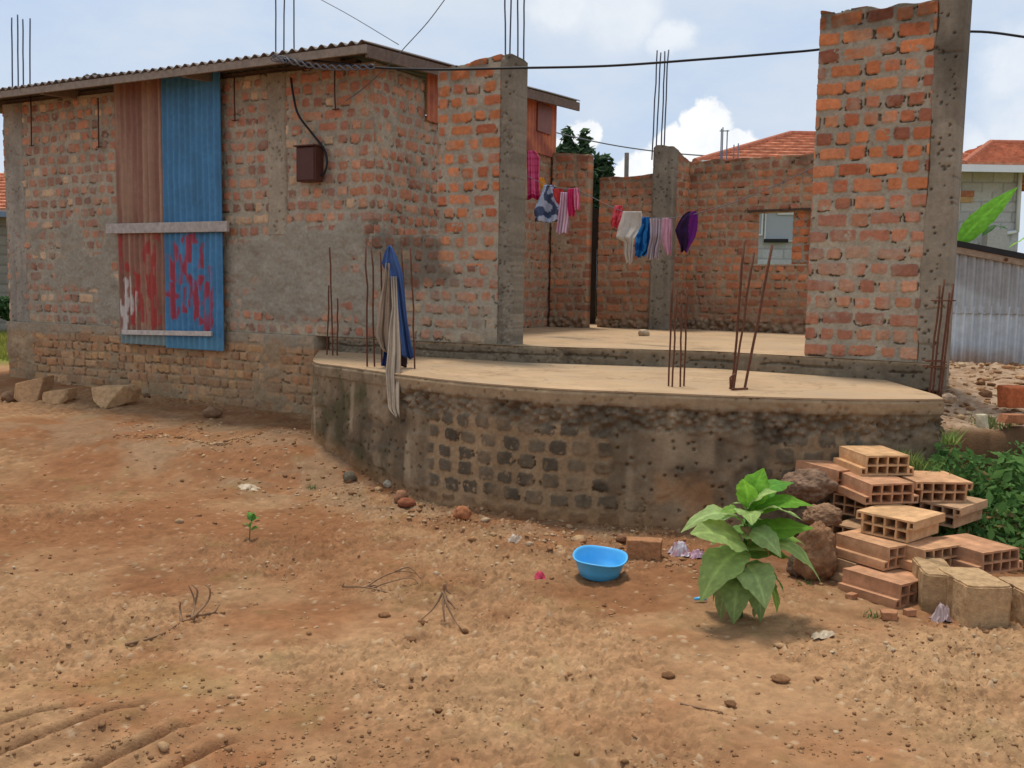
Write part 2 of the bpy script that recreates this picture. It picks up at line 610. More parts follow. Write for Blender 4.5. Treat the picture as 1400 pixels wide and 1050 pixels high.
SKY_BLUE = (4.1, 5.15, 6.75)
base = wmix(.90, sky.outputs[0], SKY_BLUE)
veil = wnoise(2.6, 7, .6, stretch=(1, 1, 2.2))
base = wmix(wmap(veil.outputs['Fac'], .32, .66, .08, .8), base, (5.7, 6.15, 6.7))
# cumulus heads: direction blobs, frayed by noise
fr = wnoise(16, 8, .62)
fv = n.new('ShaderNodeVectorMath'); fv.operation = 'SUBTRACT'; l.new(fr.outputs['Color'], fv.inputs[0]); fv.inputs[1].default_value = (.5, .5, .5)
fs = n.new('ShaderNodeVectorMath'); fs.operation = 'SCALE'; l.new(fv.outputs[0], fs.inputs[0]); fs.inputs['Scale'].default_value = .060
fa = n.new('ShaderNodeVectorMath'); fa.operation = 'ADD'; l.new(dirv, fa.inputs[0]); l.new(fs.outputs[0], fa.inputs[1])
acc = None
for (cx, cy, rad) in ((965, 178, 40), (925, 205, 40), (1005, 210, 36), (885, 240, 36), (960, 235, 52), (1030, 245, 40), (850, 262, 30),
                      (845, 245, 22), (800, 190, 26), (770, 215, 30), (740, 210, 30),
                      (1395, 95, 60), (1420, 180, 70), (1340, 210, 45), (850, 20, 70), (770, 5, 60), (920, 55, 34)):
    dv = ray(cx, cy).normalized()
    dn = n.new('ShaderNodeVectorMath'); dn.operation = 'DISTANCE'; l.new(fa.outputs[0], dn.inputs[0]); dn.inputs[1].default_value = dv
    ra = rad / 1300.
    soft = .35 if cx > 1250 or cy < 60 else .82
    mk = wmap(dn.outputs['Value'], ra * 1.05, ra * soft, 0., 1. if soft > .5 else .55)
    acc = mk if acc is None else wmath('MAXIMUM', acc, mk)
shade = wnoise(11, 5, .6)
cl = wmix(wmap(shade.outputs['Fac'], .35, .65, 0., 1.), (6.5, 6.85, 7.3), (8.0, 8.05, 8.0))
base = wmix(acc, base, cl)
bg = n['Background']; bg.inputs['Strength'].default_value = .10
l.new(base, bg.inputs['Color'])

sl = bpy.data.lights.new('sun', 'SUN'); sl.energy = 2.15; sl.angle = R(10); sl.color = (1, .95, .87)
so = bpy.data.objects.new('sun', sl); COL.objects.link(so)
sdir = Vector((math.sin(SUN_AZ) * math.cos(SUN_EL), math.cos(SUN_AZ) * math.cos(SUN_EL), math.sin(SUN_EL)))
so.rotation_euler = sdir.to_track_quat('Z', 'Y').to_euler()
so.location = (0, 0, 30)
S.view_settings.view_transform = 'Standard'; S.view_settings.look = 'None'
S.view_settings.exposure = 0.38; S.view_settings.gamma = 1

# ------------------------------------------------------------------ ground
xs = np.concatenate([-np.geomspace(400, 8.6, 26), np.linspace(-8.4, -4.0, 150), np.arange(-3.98, -2.2, .0155), np.arange(-2.2, 2.6, .0105), np.arange(2.61, 4.2, .0155), np.linspace(4.25, 8.4, 90), np.geomspace(8.6, 400, 26)])
ys = np.concatenate([-np.geomspace(60, 1, 12), np.linspace(-.8, 2.1, 25), np.arange(2.12, 4.6, .009), np.arange(4.6, 7.4, .0135), np.arange(7.41, 11.4, .024), np.linspace(11.45, 16, 60), np.geomspace(16.3, 600, 34)])
X, Y = np.meshgrid(xs, ys)
near = ss(-9, -5, X) * (1 - ss(5, 9, X)) * (1 - ss(11, 14, Y)) * ss(.5, 2, Y)
H = G(X, Y)
f1 = fbm(X * 5, Y * 5, 301, 5); f2 = fbm(X * 18, Y * 18, 303, 4)
w1, i1 = worley(X * 22, Y * 22, 305); w2, i2 = worley(X * 48, Y * 48, 307); w3, i3 = worley(X * 9, Y * 9, 311)
rutz = ss(1.3, .5, np.hypot((X + 1.35) / 1.2, (Y - 3.25) / .6))
loose = ss(.42, .62, fbm(X * .9 + 5, Y * .9, 313, 4) + .24 * (1 - ss(3.7, 4.9, Y)) - .07)   # tilled, crumbly soil
clod1 = np.clip(.5 - w1, 0, 1) * (i1 > .55) * 1.0; clod2 = np.clip(.5 - w2, 0, 1) * (i2 > .4)
clod3 = np.clip(.32 - w3, 0, 1) * (i3 > .86)
H = H + near * (1 - .7 * rutz) * ((f1 - .5) * .045 + (f2 - .5) * .026 * (.4 + loose) + clod1 * .045 * loose + clod2 * .034 * (.08 + loose) + clod3 * .05 * loose + (fbm(X * 55, Y * 55, 315, 2) - .5) * .012 * (.12 + loose))


def groove(p, q, wd, dp, ridge):
    """a rake or wheel furrow pressed into the soil from p to q"""
    global H
    p = PG(*p); q = PG(*q)
    d = Vector((q.x - p.x, q.y - p.y)); Ln = d.length; d = d / Ln
    t = (X - p.x) * d.x + (Y - p.y) * d.y
    s = -(X - p.x) * d.y + (Y - p.y) * d.x + (fbm(X * 3, Y * 3, 331, 4) - .5) * .07
    e = ss(-.05, .05, t) * (1 - ss(Ln - .2, Ln + .05, t))
    H = H - dp * 1.5 * np.exp(-(s / wd) ** 2) * e + ridge * 1.3 * (np.exp(-((s + wd * 2.4) / (wd * 1.5)) ** 2) + .6 * np.exp(-((s - wd * 2.6) / (wd * 1.5)) ** 2)) * e


for a_ in (((-40, 1012), (110, 962), .022, .085, .03), ((-60, 1062), (205, 958), .026, .085, .034), ((90, 1075), (275, 982), .026, .085, .032),
           ((200, 1078), (335, 1002), .024, .06, .026), ((420, 1075), (520, 1030), .03, .02, .015)):
    groove(*a_)
for (cx, cy, rr, dp) in ((760, 1000, .05, .02), (560, 945, .04, .016), (1080, 925, .05, .02), (820, 960, .05, .016), (1240, 940, .04, .014), (350, 905, .04, -.02)):
    c_ = PG(cx, cy)
    H = H - dp * np.exp(-(((X - c_.x) / rr) ** 2 + ((Y - c_.y) / rr) ** 2))
tan = C(184, 143, 104); brown = C(163, 114, 78); red = C(152, 102, 70); grey = C(164, 138, 110); sand = C(196, 159, 118)
bigc = fbm(X * .8, Y * .8, 321, 5); medc = fbm(X * 3.2, Y * 3.2, 323, 5)
gc = lerp(brown[None, None], tan[None, None], ss(.35, .68, bigc * .55 + medc * .45 + .16 * loose - .10 * ss(4.3, 5.0, Y) * (1 - ss(6.6, 7.4, Y)))[..., None])
gc = lerp(gc, red, (ss(.45, .75, fbm(X * 1.1 + 3, Y * 1.7, 325, 4)) * .5 * ss(4.2, 5.2, Y))[..., None])
gc = lerp(gc, sand, (ss(.45, .7, fbm(X * 1.6, Y * 2.4, 327, 4)) * .55 * (1 - ss(4.4, 5.6, Y)))[..., None])
gc = lerp(gc, C(128, 92, 64), (ss(.5, .66, fbm(X * 2.6 + 8, Y * 4.0, 329, 5)) * .22)[..., None])
gc = lerp(gc, C(120, 88, 62), ((i2 > .86) * ss(.5, .3, w2) * .5 * (.35 + .65 * loose))[..., None])
gc = lerp(gc, C(214, 186, 150), ((i1 > .93) * ss(.4, .2, w1) * .5)[..., None])
# pale rubble dust and gravel fines by the wall foot and on the bank
foot = ss(.0, .6, 1 - np.abs((Y - 7.0) - np.clip(-X * .55, -.6, 3)) / 1.2) * ss(-6, -4, -np.abs(X))
gc = lerp(gc, grey, (foot * ss(.4, .6, medc) * .5)[..., None])
bankm = ss(2.75, 3.0, X) * ss(6.35, 6.6, Y)
gc = lerp(gc, lerp(C(178, 146, 116), C(196, 168, 140), ss(.4, .6, f2)[..., None]), bankm[..., None] * .9)
scarp = ss(2.75, 3.0, X) * ss(6.0, 6.2, Y) * (1 - ss(6.4, 6.55, Y))
gc = lerp(gc, C(112, 84, 60), scarp[..., None] * .8)
gc = lerp(gc, C(126, 122, 70), (ss(-.1, .5, np.exp(-(((X + 1.5) / .5) ** 2 + ((Y - 3.75) / .3) ** 2)) - .4 + (f1 - .5) * 2.5) * .22)[..., None])  # moss-tinted crumbs
gc = lerp(gc, C(128, 134, 62), (ss(13.5, 15, Y) * ss(.3, .5, bigc + .1))[..., None])
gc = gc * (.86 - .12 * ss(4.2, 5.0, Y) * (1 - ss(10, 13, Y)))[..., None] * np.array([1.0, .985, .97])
gc = gc * (1 + (f2 - .5)[..., None] * .45) * (1 + ((i2 - .5) * .28 * (.3 + loose))[..., None])
idx = np.arange(X.size).reshape(X.shape)
Fq = np.stack([idx[:-1, :-1].ravel(), idx[:-1, 1:].ravel(), idx[1:, 1:].ravel(), idx[1:, :-1].ravel()], -1)
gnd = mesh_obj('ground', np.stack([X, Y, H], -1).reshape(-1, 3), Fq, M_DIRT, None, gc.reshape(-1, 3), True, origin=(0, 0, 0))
tag(gnd, kind='structure')
GX, GY, GH = xs, ys, H


def gh(x, y):
    """height of the finished ground relief"""
    i = np.clip(np.searchsorted(GX, x) - 1, 0, len(GX) - 2); j = np.clip(np.searchsorted(GY, y) - 1, 0, len(GY) - 2)
    a = (x - GX[i]) / (GX[i + 1] - GX[i]); b = (y - GY[j]) / (GY[j + 1] - GY[j])
    return (GH[j, i] * (1 - a) + GH[j, i + 1] * a) * (1 - b) + (GH[j + 1, i] * (1 - a) + GH[j + 1, i + 1] * a) * b


ICO_V = []; ICO_F = []
_bm = bmesh.new(); bmesh.ops.create_icosphere(_bm, subdivisions=1, radius=1)
ICO_V = np.array([v.co[:] for v in _bm.verts]); ICO_F = np.array([[v.index for v in f.verts] for f in _bm.faces]); _bm.free()


def pebbles(name, pts, sizes, cols, label, cat):
    nP = len(pts)
    rng = np.random.default_rng(hash(name) % 1000 if False else 5)
    V = np.repeat(ICO_V[None], nP, 0) * (1 + (rng.random((nP, len(ICO_V), 1)) - .5) * .75)
    V *= np.stack([rng.uniform(.8, 1.5, nP), rng.uniform(.7, 1.2, nP), rng.uniform(.45, .8, nP)], -1)[:, None, :]
    an = rng.random(nP) * 6.28
    ca, sa = np.cos(an)[:, None], np.sin(an)[:, None]
    x = V[..., 0] * ca - V[..., 1] * sa; y = V[..., 0] * sa + V[..., 1] * ca
    V = np.stack([x, y, V[..., 2]], -1) * sizes[:, None, None] + pts[:, None, :]
    F = (ICO_F[None] + (np.arange(nP) * len(ICO_V))[:, None, None]).reshape(-1, 3)
    cc = np.repeat(cols[:, None, :], len(ICO_V), 1).reshape(-1, 3)
    o = mesh_obj(name, V.reshape(-1, 3), F, M_STONE, None, cc, False, origin=(0, 0, 0))
    return tag(o, label, cat, kind='stuff')


def scatter_px(n_, x0, x1, y0, y1, wfun=None):
    out = []
    while len(out) < n_:
        px, py = random.uniform(x0, x1), random.uniform(y0, y1)
        if wfun and random.random() > wfun(px, py): continue
        p = PG(px, py)
        out.append((p.x, p.y))
    return out


gp = []
gp += scatter_px(900, 150, 640, 575, 720, lambda a, b: max(.05, 1 - abs(b - (590 + (a - 200) * .28)) / 60))
gp += scatter_px(700, 560, 960, 690, 800, lambda a, b: max(.06, 1 - abs(b - (700 + (a - 600) * .17)) / 45))
gp += scatter_px(420, 0, 1400, 760, 1050)
gp += scatter_px(350, 0, 700, 600, 800)
gp += scatter_px(200, 1060, 1400, 850, 900)
nb = 1500
bx = np.random.default_rng(3).uniform(2.95, 6.2, nb); by = np.random.default_rng(4).uniform(6.5, 10.2, nb)
gp += list(zip(bx, by))
ncr = 2600
cr_ = []
while len(cr_) < ncr:
    px, py = random.uniform(-20, 1420), 1050 - 300 * random.random() ** 1.25
    q = PG(px, py)
    lo = float(ss(.40, .62, fbm(np.array([q.x * 1.7]), np.array([q.y * 1.7]), 351, 4))[0])
    if random.random() < .04 + .96 * lo * lo: cr_.append((q.x, q.y))
gp = np.array(cr_ + gp)
gzv = gh(gp[:, 0], gp[:, 1])
rs = np.random.default_rng(8)
sz = rs.gamma(2.0, .0038, len(gp)) + .003
sz[ncr + 1600:-nb] *= .62
sz[:ncr] = .0018 + rs.gamma(1.6, .0017, ncr)
sz[-nb:] = rs.gamma(2.0, .0065, nb) + .004
sz = np.minimum(sz, .05)
pc = np.array([C(186, 150, 112), C(160, 116, 80), C(190, 152, 112), C(156, 114, 80), C(176, 130, 90), C(140, 102, 72), C(200, 172, 138)])[rs.integers(0, 7, len(gp))]
pc[:ncr] = np.array([C(178, 138, 100), C(156, 116, 82), C(190, 150, 110), C(140, 104, 72), C(168, 126, 86)])[rs.integers(0, 5, ncr)]
pebbles('gravel', np.column_stack([gp, gzv + sz * .2]), sz, pc, 'loose pale gravel and earth crumbs strewn over the bare brown yard', 'gravel')


# ------------------------------------------------------------------ the house on the left
house = empty('brick_house', fp(FW * .5, 0, 0), 'unplastered brick house on the left with corrugated iron roof and blue tin shutter', 'house')
u510, zsill = fac(511, 322); u597 = fac(597, 322)[0]; u682 = fac(682, 300)[0]; u722 = fac(703, 300)[0]
EV = 3.85
us, zs, U, Z = grid(0, u682, FL, EV, .0105)
uL = lambda px, py: fac(px, py)
pl = np.zeros_like(U)
for (a_, b_, c_, d_, k_) in ((40, 162, 303, 392, 1), (110, 165, 380, 436, 1), (300, 368, 318, 432, .9), (366, 512, 306, 440, 1), (455, 520, 300, 400, .7), (215, 300, 300, 460, .5), (20, 60, 300, 330, .6), (470, 640, 440, 470, .45)):
    ua, za = uL(a_, c_); ub, zb = uL(b_, d_)
    pl = np.maximum(pl, k_ * sbox(U, Z, ua, ub, zb, za, .10, .22, 401))
pl = pl * (1 - .85 * sbox(U, Z, *[q for q in (uL(40, 400)[0], uL(125, 400)[0])], uL(80, 435)[1], uL(80, 398)[1], .05, .08, 403))
pl = np.clip(pl * 1.1 - .95 * ss(.44, .66, fbm(U * 2.4, Z * 2.8, 405, 5)) * (1 - .5 * sbox(U, Z, uL(370, 350)[0], uL(480, 350)[0], 1.3, 2.3, .1, .1, 406)), 0, 1)
uc = uL(600, 300)[0]
cov = .22 * ss(.4, .65, fbm(U * 1.7, Z * 1.7, 407, 4)) * (1 - .6 * ss(3.0, 3.6, Z))
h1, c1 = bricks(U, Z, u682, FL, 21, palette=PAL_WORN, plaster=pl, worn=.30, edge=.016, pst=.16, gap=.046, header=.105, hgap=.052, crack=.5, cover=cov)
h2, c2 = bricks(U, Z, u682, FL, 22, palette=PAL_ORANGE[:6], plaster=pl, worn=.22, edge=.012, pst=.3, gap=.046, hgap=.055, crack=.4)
rt = (ss(-.02, .02, U - uc) * (Z > zsill - .3))
h = np.where(rt > .5, h2, h1); c = lerp(c1, c2, rt[..., None])
# lower right of the front wall: duller, dust-rubbed bricks; pale efflorescence in the lowest course
c = lerp(c, MORTAR, (.42 * ss(.0, .7, 2.4 - Z) * ss(.4, .6, fbm(U * 5, Z * 5, 409, 4)))[..., None])
c = lerp(c, C(196, 178, 150), (.45 * ss(.16, .04, Z - FL) * ss(.4, .6, vn(U * 9, Z * 9, 411)))[..., None])
u1a, u1b = uL(510, 330)[0], uL(605, 330)[0]
stn = sbox(U, Z, u1a, u1b, zsill - .45, zsill + .1, .1, .25, 413)
c = c * (1 - .45 * stn[..., None])
c = lerp(c, C(152, 146, 134) * (.7 + .5 * fbm(U * 5, Z * 5, 419, 5))[..., None], (.6 * ss(.35, .8, pl))[..., None])
tops = np.where(us < u597, EV, 0)
tz0, tz1 = fac(600, 96)[1], fac(682, 76)[1]
tt = np.clip((us - u597) / (u682 - u597), 0, 1)
tops = np.where(us < u597, EV, lerp(tz0, tz1, tt) + (vn(us * 7, us * 0, 415) - .5) * .05)
blk = ss(.25, .02, (tops[None, :] - Z)) * (us > u597)[None, :]
c = c * (1 - .45 * (blk * ss(.3, .6, fbm(U * 6, Z * 6, 417, 3)))[..., None])
uc0, uc1 = .5 * (us[:-1] + us[1:]), .5 * (zs[:-1] + zs[1:])
UC, ZC = np.meshgrid(uc0, uc1)
keep = ~((UC > u510) & (UC < u597) & (ZC > zsill))
us0, us1 = uL(170, 400)[0], uL(296, 400)[0]
panel('front_wall', straight(L, FU), us, zs, h, c, M_WALL, house, keep, .22, tops)

# side wall running back from the front corner
SO = fp(u510, -.004)
sU = Vector((BK.x, BK.y))
t_end = hit(SO, sU, 752, 300)[0]
zt = hit(SO, sU, 738, 205)[1]
us, zs, U, Z = grid(0, t_end + .5, FL, EV, .0125)
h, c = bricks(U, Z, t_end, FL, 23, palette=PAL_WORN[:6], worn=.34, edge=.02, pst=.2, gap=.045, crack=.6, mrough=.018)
c = lerp(c, C(150, 110, 80), (.35 * ss(2.6, 3.6, U))[..., None])
t_tin = hit(SO, sU, 580, 120)[0]
tops = np.where(us < t_tin, EV, zt)
panel('side_wall', straight(SO, sU), us, zs, h, c, M_WALL, house, None, .2, tops)
# brown tin cladding above the side wall
ua, ub = t_tin, t_end + .04
us, zs, U, Z = grid(ua, ub, zt - .06, 4.62, .011)
ctop = None
hh = .016 * np.sin(U / .10 * 2 * math.pi)
cc = lerp(C(190, 108, 68), C(150, 78, 54), ss(.35, .65, fbm(U * 3, Z * 3, 431, 4))[..., None]) * (1 + .25 * (vn(U * 13, Z * .8, 433) - .5))[..., None]
CLAD = (us, zs, hh, cc)
sh = MB()
q0 = hit(SO, sU, 739, 165); 
a_ = Vector((SO.x, SO.y, 0)) + Vector((sU.x, sU.y, 0)) * (q0[0] - .22) + Vector((-BK.y * -1, 0, 0)) * 0
NS = Vector((sU.y, -sU.x, 0))
a_ = a_ + NS * .05 + Vector((0, 0, zt + .22))
sh.box(a_, Vector((sU.x, sU.y, 0)) * .42, NS * .02, (0, 0, .36), C(128, 70, 50))
sh.build('vent_board', M_TIN, house)

# window back jamb: rear face of the opening next to the wing wall is closed by the wing wall itself

def column(px0, px1, z0, z1, name='concrete_column', off=.012, seed=1, base=C(140, 132, 120), honey=.35, parent=house, O=L, dU=FU, uu=None, topnoise=.03, thick=.24, py=300, cell=.011):
    a_, b_ = uu if uu else (hit(O, dU, px0, py)[0], hit(O, dU, px1, py)[0])
    us, zs, U, Z = grid(a_, b_, z0, z1, cell)
    h, c = concrete(U, Z, seed, base, honey)
    rr = .02
    h = h - .02 * ss(rr, 0, U - a_) - .02 * ss(rr, 0, b_ - U)
    tp = z1 - topnoise * vn(us * 9, us * 0, seed) - topnoise * ss(.05, 0, np.minimum(us - a_, b_ - us))
    c = c * (1 - .42 * ss(.35, .0, z1 - Z) * ss(.25, .55, fbm(U * 5, Z * 5, seed + 3, 3)))[..., None] if topnoise > 0 else c
    return panel(name, straight(O, dU, off), us, zs, h, c, M_WALL, parent, None, thick, tp)


colL_ = column(10, 36, FL, EV, seed=31, base=C(152, 146, 136), honey=.2, topnoise=0, py=300)
colB_ = column(367, 393, zsill + .02, EV, seed=32, base=C(158, 148, 132), honey=.2, topnoise=0, off=.022, py=250)
colW_ = column(681, 703, FL - .02, fac(700, 73)[1], seed=33, base=C(132, 124, 112), honey=.45, py=280)


def rebar_px(parent, px0, py0, px1, py1, Y0, Y1=None, rad=.006, material=M_RUST, wob=.01, embed=.05, name='rebar'):
    a_ = P(px0, py0, Y0); b_ = P(px1, py1, Y1 or Y0)
    d = b_ - a_
    pts = [a_ - d.normalized() * embed]
    for i in range(7):
        t = i / 6
        pts.append(a_ + d * t + Vector((random.uniform(-1, 1), random.uniform(-1, 1), 0)) * wob * (t if i < 6 else .5))
    mb = MB(); mb.tube(pts, rad, 6)
    return mb.build(name, material, parent, True)


yc = fp(u722 - .15).y + .12
for k_, (p0, p1) in enumerate(((691, 690), (697, 700), (708, 708), (716, 717))):
    rebar_px(colW_, p0, 78, p1, -60, yc + (.08 if k_ % 2 else -.02), material=M_STEEL, rad=.0085, wob=.006)
yb = fp(uL(380, 200)[0]).y + .5
for p0, p1 in ((377, 377), (388, 389), (402, 402)):
    rebar_px(colB_, p0, 90, p1, -50, yb, material=M_STEEL, rad=.008, wob=.004)
yl = L.y + .6
for p0, p1, t in ((17, 16, 24), (25, 24, 20), (32, 31, 26), (41, 41, 25)):
    rebar_px(colL_, p0, 118, p1, t, yl, material=M_STEEL, rad=.009, wob=.004)

# foundation below the front wall
u425 = fac(432, 480)[0]
us, zs, U, Z = grid(-.02, u425, -.25, FL, .0125)
plf = .6 * sbox(U, Z, -1, u425 + 1, FL - .11, FL + .2, .03, .06, 441)
ua, ub = uL(348, 500)[0], uL(395, 500)[0]
plf = np.maximum(plf, .8 * sbox(U, Z, ua, ub, -1, FL, .1, .25, 443))
plf = np.maximum(plf, .9 * sbox(U, Z, -1, u425, -1, .36, .1, .25, 445))
plf = np.maximum(plf, sbox(U, Z, -.1, uL(48, 480)[0], -1, 2, .05, .05, 446))
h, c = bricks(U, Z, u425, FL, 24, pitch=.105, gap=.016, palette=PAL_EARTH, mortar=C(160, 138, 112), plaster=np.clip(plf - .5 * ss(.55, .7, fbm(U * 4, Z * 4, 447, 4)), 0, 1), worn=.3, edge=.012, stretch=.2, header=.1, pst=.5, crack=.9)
c = lerp(c, C(150, 144, 132), (.55 * sbox(U, Z, -1, u425 + 1, FL - .11, FL + .2, .04, .07, 441))[..., None])
c = lerp(c, C(138, 118, 94), (.45 * ss(.75, .35, Z) * ss(.35, .6, fbm(U * 3, Z * 5, 449, 4)))[..., None])
hl, hc = worley(U * 5, Z * 8, 451)
h = h + (fbm(U * 3, Z * 4, 453, 4) - .5) * .03
panel('foundation_wall', straight(L, FU, .016), us, zs, h, c, M_WALL, house, None, .3)

# shutter of two corrugated sheets under two planks
fx = lambda px: hit(fp(0, .1), FU, px, 300)[0]
ub0 = fx(224); ua0 = fx(162); uc0_ = fx(303)
zb0 = fac(230, 472)[1]; zt0 = min(fac(230, 108)[1] + .12, EV + .06)


def marks(U, Z, pxs):
    m = np.zeros_like(U)
    for (x0, y0, x1, y1, wd) in pxs:
        a_, za = fac(x0, y0); b_, zb = fac(x1, y1)
        d = np.array([b_ - a_, zb - za]); Ln = np.hypot(*d) + 1e-6; d /= Ln
        t = np.clip((U - a_) * d[0] + (Z - za) * d[1], 0, Ln)
        dist = np.hypot(U - a_ - d[0] * t, Z - za - d[1] * t)
        wn = wd / 120. * (1 + (fbm(U * 34, Z * 5, 461, 4) - .5) * 3.2)
        m = np.maximum(m, ss(wn + .014, wn - .004, dist))
    return m


for nm, a_, b_, basec, sd_ in (('rusty_tin_sheet', ua0, ub0, C(142, 98, 78), 1), ('blue_tin_sheet', ub0 + .005, uc0_, C(70, 126, 164), 2)):
    us, zs, U, Z = grid(a_, b_, zb0 - (.02 if sd_ == 2 else 0), zt0, .009)
    hh = .016 * np.cos((U - a_) / .088 * 2 * math.pi) + (fbm(U * 2.5, Z * 2.5, 463 + sd_, 4) - .5) * .035
    streak = vn(U * 24, Z * 1.1, 465 + sd_)
    cc = basec * (1 + .35 * (streak - .5) + .25 * (fbm(U * 5, Z * 5, 467, 3) - .5))[..., None]
    if sd_ == 1:
        cc = lerp(cc, C(168, 142, 112), (.5 * ss(.5, .8, streak))[..., None])
        rm = marks(U, Z, ((170, 330, 172, 370, 5), (178, 362, 200, 380, 4), (208, 325, 222, 370, 6), (216, 375, 219, 440, 8), (196, 385, 204, 430, 8), (188, 395, 190, 440, 4), (212, 320, 226, 325, 4), (168, 395, 168, 440, 4), (206, 340, 206, 372, 4)))
        wm = marks(U, Z, ((172, 405, 172, 448, 5), (180, 385, 181, 450, 5), (187, 380, 188, 445, 3), (175, 420, 177, 448, 5), (195, 400, 195, 440, 2)))
        rm = rm * ss(.25, .4, vn(U * 30, Z * 5, 469)); wm = wm * ss(.3, .5, vn(U * 40, Z * 6, 470))
        cc = lerp(cc, C(164, 52, 46), (.9 * rm)[..., None]); cc = lerp(cc, C(206, 198, 190), (.85 * wm)[..., None])
        low = ss(zb0 + .17, zb0 + .11, Z)
        cc = lerp(cc, C(120, 146, 146), (.85 * low)[..., None])
    else:
        rm = marks(U, Z, ((240, 350, 246, 380, 4), (248, 335, 250, 385, 3), (236, 400, 248, 405, 6), (243, 395, 246, 428, 8), (262, 330, 275, 325, 5), (266, 330, 264, 370, 5), (262, 370, 275, 400, 5), (262, 395, 262, 425, 3), (274, 395, 278, 425, 7), (278, 425, 284, 440, 4),
                          (286, 335, 284, 365, 3), (286, 380, 280, 385, 4), (296, 365, 296, 395, 3), (294, 395, 291, 448, 8), (226, 330, 228, 360, 3), (256, 350, 258, 385, 3)))
        rm = rm * ss(.12, .3, vn(U * 30, Z * 5, 471))
        cc = lerp(cc, C(164, 46, 58), (.92 * rm)[..., None])
        low = ss(zb0 + .2, zb0 + .05, Z)
        cc = lerp(cc, C(98, 150, 168), (.5 * low)[..., None])
    panel(nm, straight(L, FU, .092), us, zs, hh, cc, M_TIN, house, None, .003)


def plank(px0, py0, px1, py1, hgt, dep, off, name, colr, parent=house):
    a_, za = hit(fp(0, off + .07), FU, px0, py0); b_, zb = hit(fp(0, off + .07), FU, px1, py1)
    o = fp(a_, off, za - hgt); off += .04; o = fp(a_, off, za - hgt); e = fp(b_, off, zb - hgt) - o
    mb = MB(); mb.box(o, e, Vector((FN.x, FN.y, 0)) * dep, (0, 0, hgt), colr)
    return mb.build(name, M_WOOD, parent, bevel=.004)


plank(145, 306, 311, 302, .115, .04, .07, 'crossbar', C(172, 162, 152))
plank(166, 451, 288, 453, .055, .03, .07, 'crossbar', C(196, 184, 172))
# timber stops at both edges of the shutter
mb = MB(); mb.box(fp(ua0 - .05, .012, zb0 + .1), fp(ua0, .0) - fp(ua0 - .05, .0), Vector((FN.x, FN.y, 0)) * .07, (0, 0, zt0 - zb0 - .1), C(146, 124, 108)); mb.build('shutter_frame', M_WOOD, house, bevel=.003)

# hooks of bent iron hanging on the wall under the eaves
for (px, y0, y1) in ((47, 132, 201), (139, 135, 203), (325, 108, 167), (462, 98, 152)):
    a_, za = fac(px, y0); b_, zb = fac(px + .5, y1)
    mb = MB()
    mb.tube([fp(a_, .05, za), fp(a_, .055, (za + zb) / 2), fp(b_, .045, zb)], .008, 6)
    mb.tube([fp(b_ - .04, .045, zb + .012), fp(b_ + .045, .045, zb + .012)], .007, 6)
    mb.build('iron_hook', M_BOX, house, True)

# roof: corrugated sheets on a fascia, eave in front, verge on the right
OVH = .50
cu = hit(fp(0, OVH), FU, 499, 60)[0]
zeave = hit(fp(0, OVH), FU, 499, 56)[1]
rl = hit(fp(cu, OVH), sU, 794, 138)
RLEN = rl[0]; RRISE = (rl[1] - zeave) / RLEN
us = np.arange(-1.3, cu + .001, .0125); ts = np.linspace(0, RLEN, 20)
Uu, Tt = np.meshgrid(us, ts)
zz = zeave + RRISE * Tt + .018 * np.sin(Uu / .12 * 2 * math.pi) + .02 * (vn(Uu * .9, Tt * .7, 481) - .5)
Xr = L.x + FU.x * Uu + FN.x * OVH + sU.x * Tt; Yr = L.y + FU.y * Uu + FN.y * OVH + sU.y * Tt
nu = len(us); ix = np.arange(Uu.size).reshape(Uu.shape)
Fr = np.stack([ix[:-1, :-1].ravel(), ix[:-1, 1:].ravel(), ix[1:, 1:].ravel(), ix[1:, :-1].ravel()], -1)
V1 = np.stack([Xr, Yr, zz], -1).reshape(-1, 3); V2 = V1 - np.array([0, 0, .006]); NN = len(V1)
rim = []
def strip(ids):
    return np.stack([ids[:-1], ids[1:], ids[1:] + NN, ids[:-1] + NN], -1)
Fr = np.concatenate([Fr, Fr[:, ::-1] + NN, strip(ix[0])[:, ::-1], strip(ix[-1]), strip(ix[:, 0]), strip(ix[:, -1])[:, ::-1]])
cr = np.tile(C(104, 92, 84), (2 * NN, 1)) * (1 + (fbm(np.concatenate([Uu.ravel()] * 2) * 3, np.concatenate([Tt.ravel()] * 2) * 3, 483, 3) - .5)[:, None] * .5)
panel('tin_cladding', straight(SO, sU, .035), *CLAD, M_TIN, house, None, .004, zeave + RRISE * (CLAD[0] + OVH) - .03)
roof = mesh_obj('roof', np.concatenate([V1, V2]), Fr, M_TIN, house, cr, False)


def rp(u, t, dz=0.): return fp(u, OVH, zeave + RRISE * t + dz) + Vector((sU.x, sU.y, 0)) * t


mb = MB(); mb.box(rp(-1.3, .012, -.105), rp(cu - .0, .012) - rp(-1.3, .012), Vector((sU.x, sU.y, 0)) * .028, (0, 0, .08), C(140, 126, 112)); mb.build('fascia_board', M_WOOD, roof, bevel=.004)
mb = MB(); mb.box(rp(cu - .03, .042, -.14), rp(cu - .03, RLEN - .02) - rp(cu - .03, .042), rp(.028, 0) - rp(0, 0), (0, 0, .115), C(112, 94, 82)); mb.build('fascia_board', M_WOOD, roof, bevel=.004)
for px in (80, 272, 440):
    u_ = hit(fp(0, .2), FU, px, 120)[0]
    mb = MB(); mb.box(rp(u_, .05, -.115), fp(.06, 0) - fp(0, 0), Vector((sU.x, sU.y, RRISE)) * 1.6, (0, 0, .10), C(134, 116, 100)); mb.build('rafter', M_WOOD, roof)
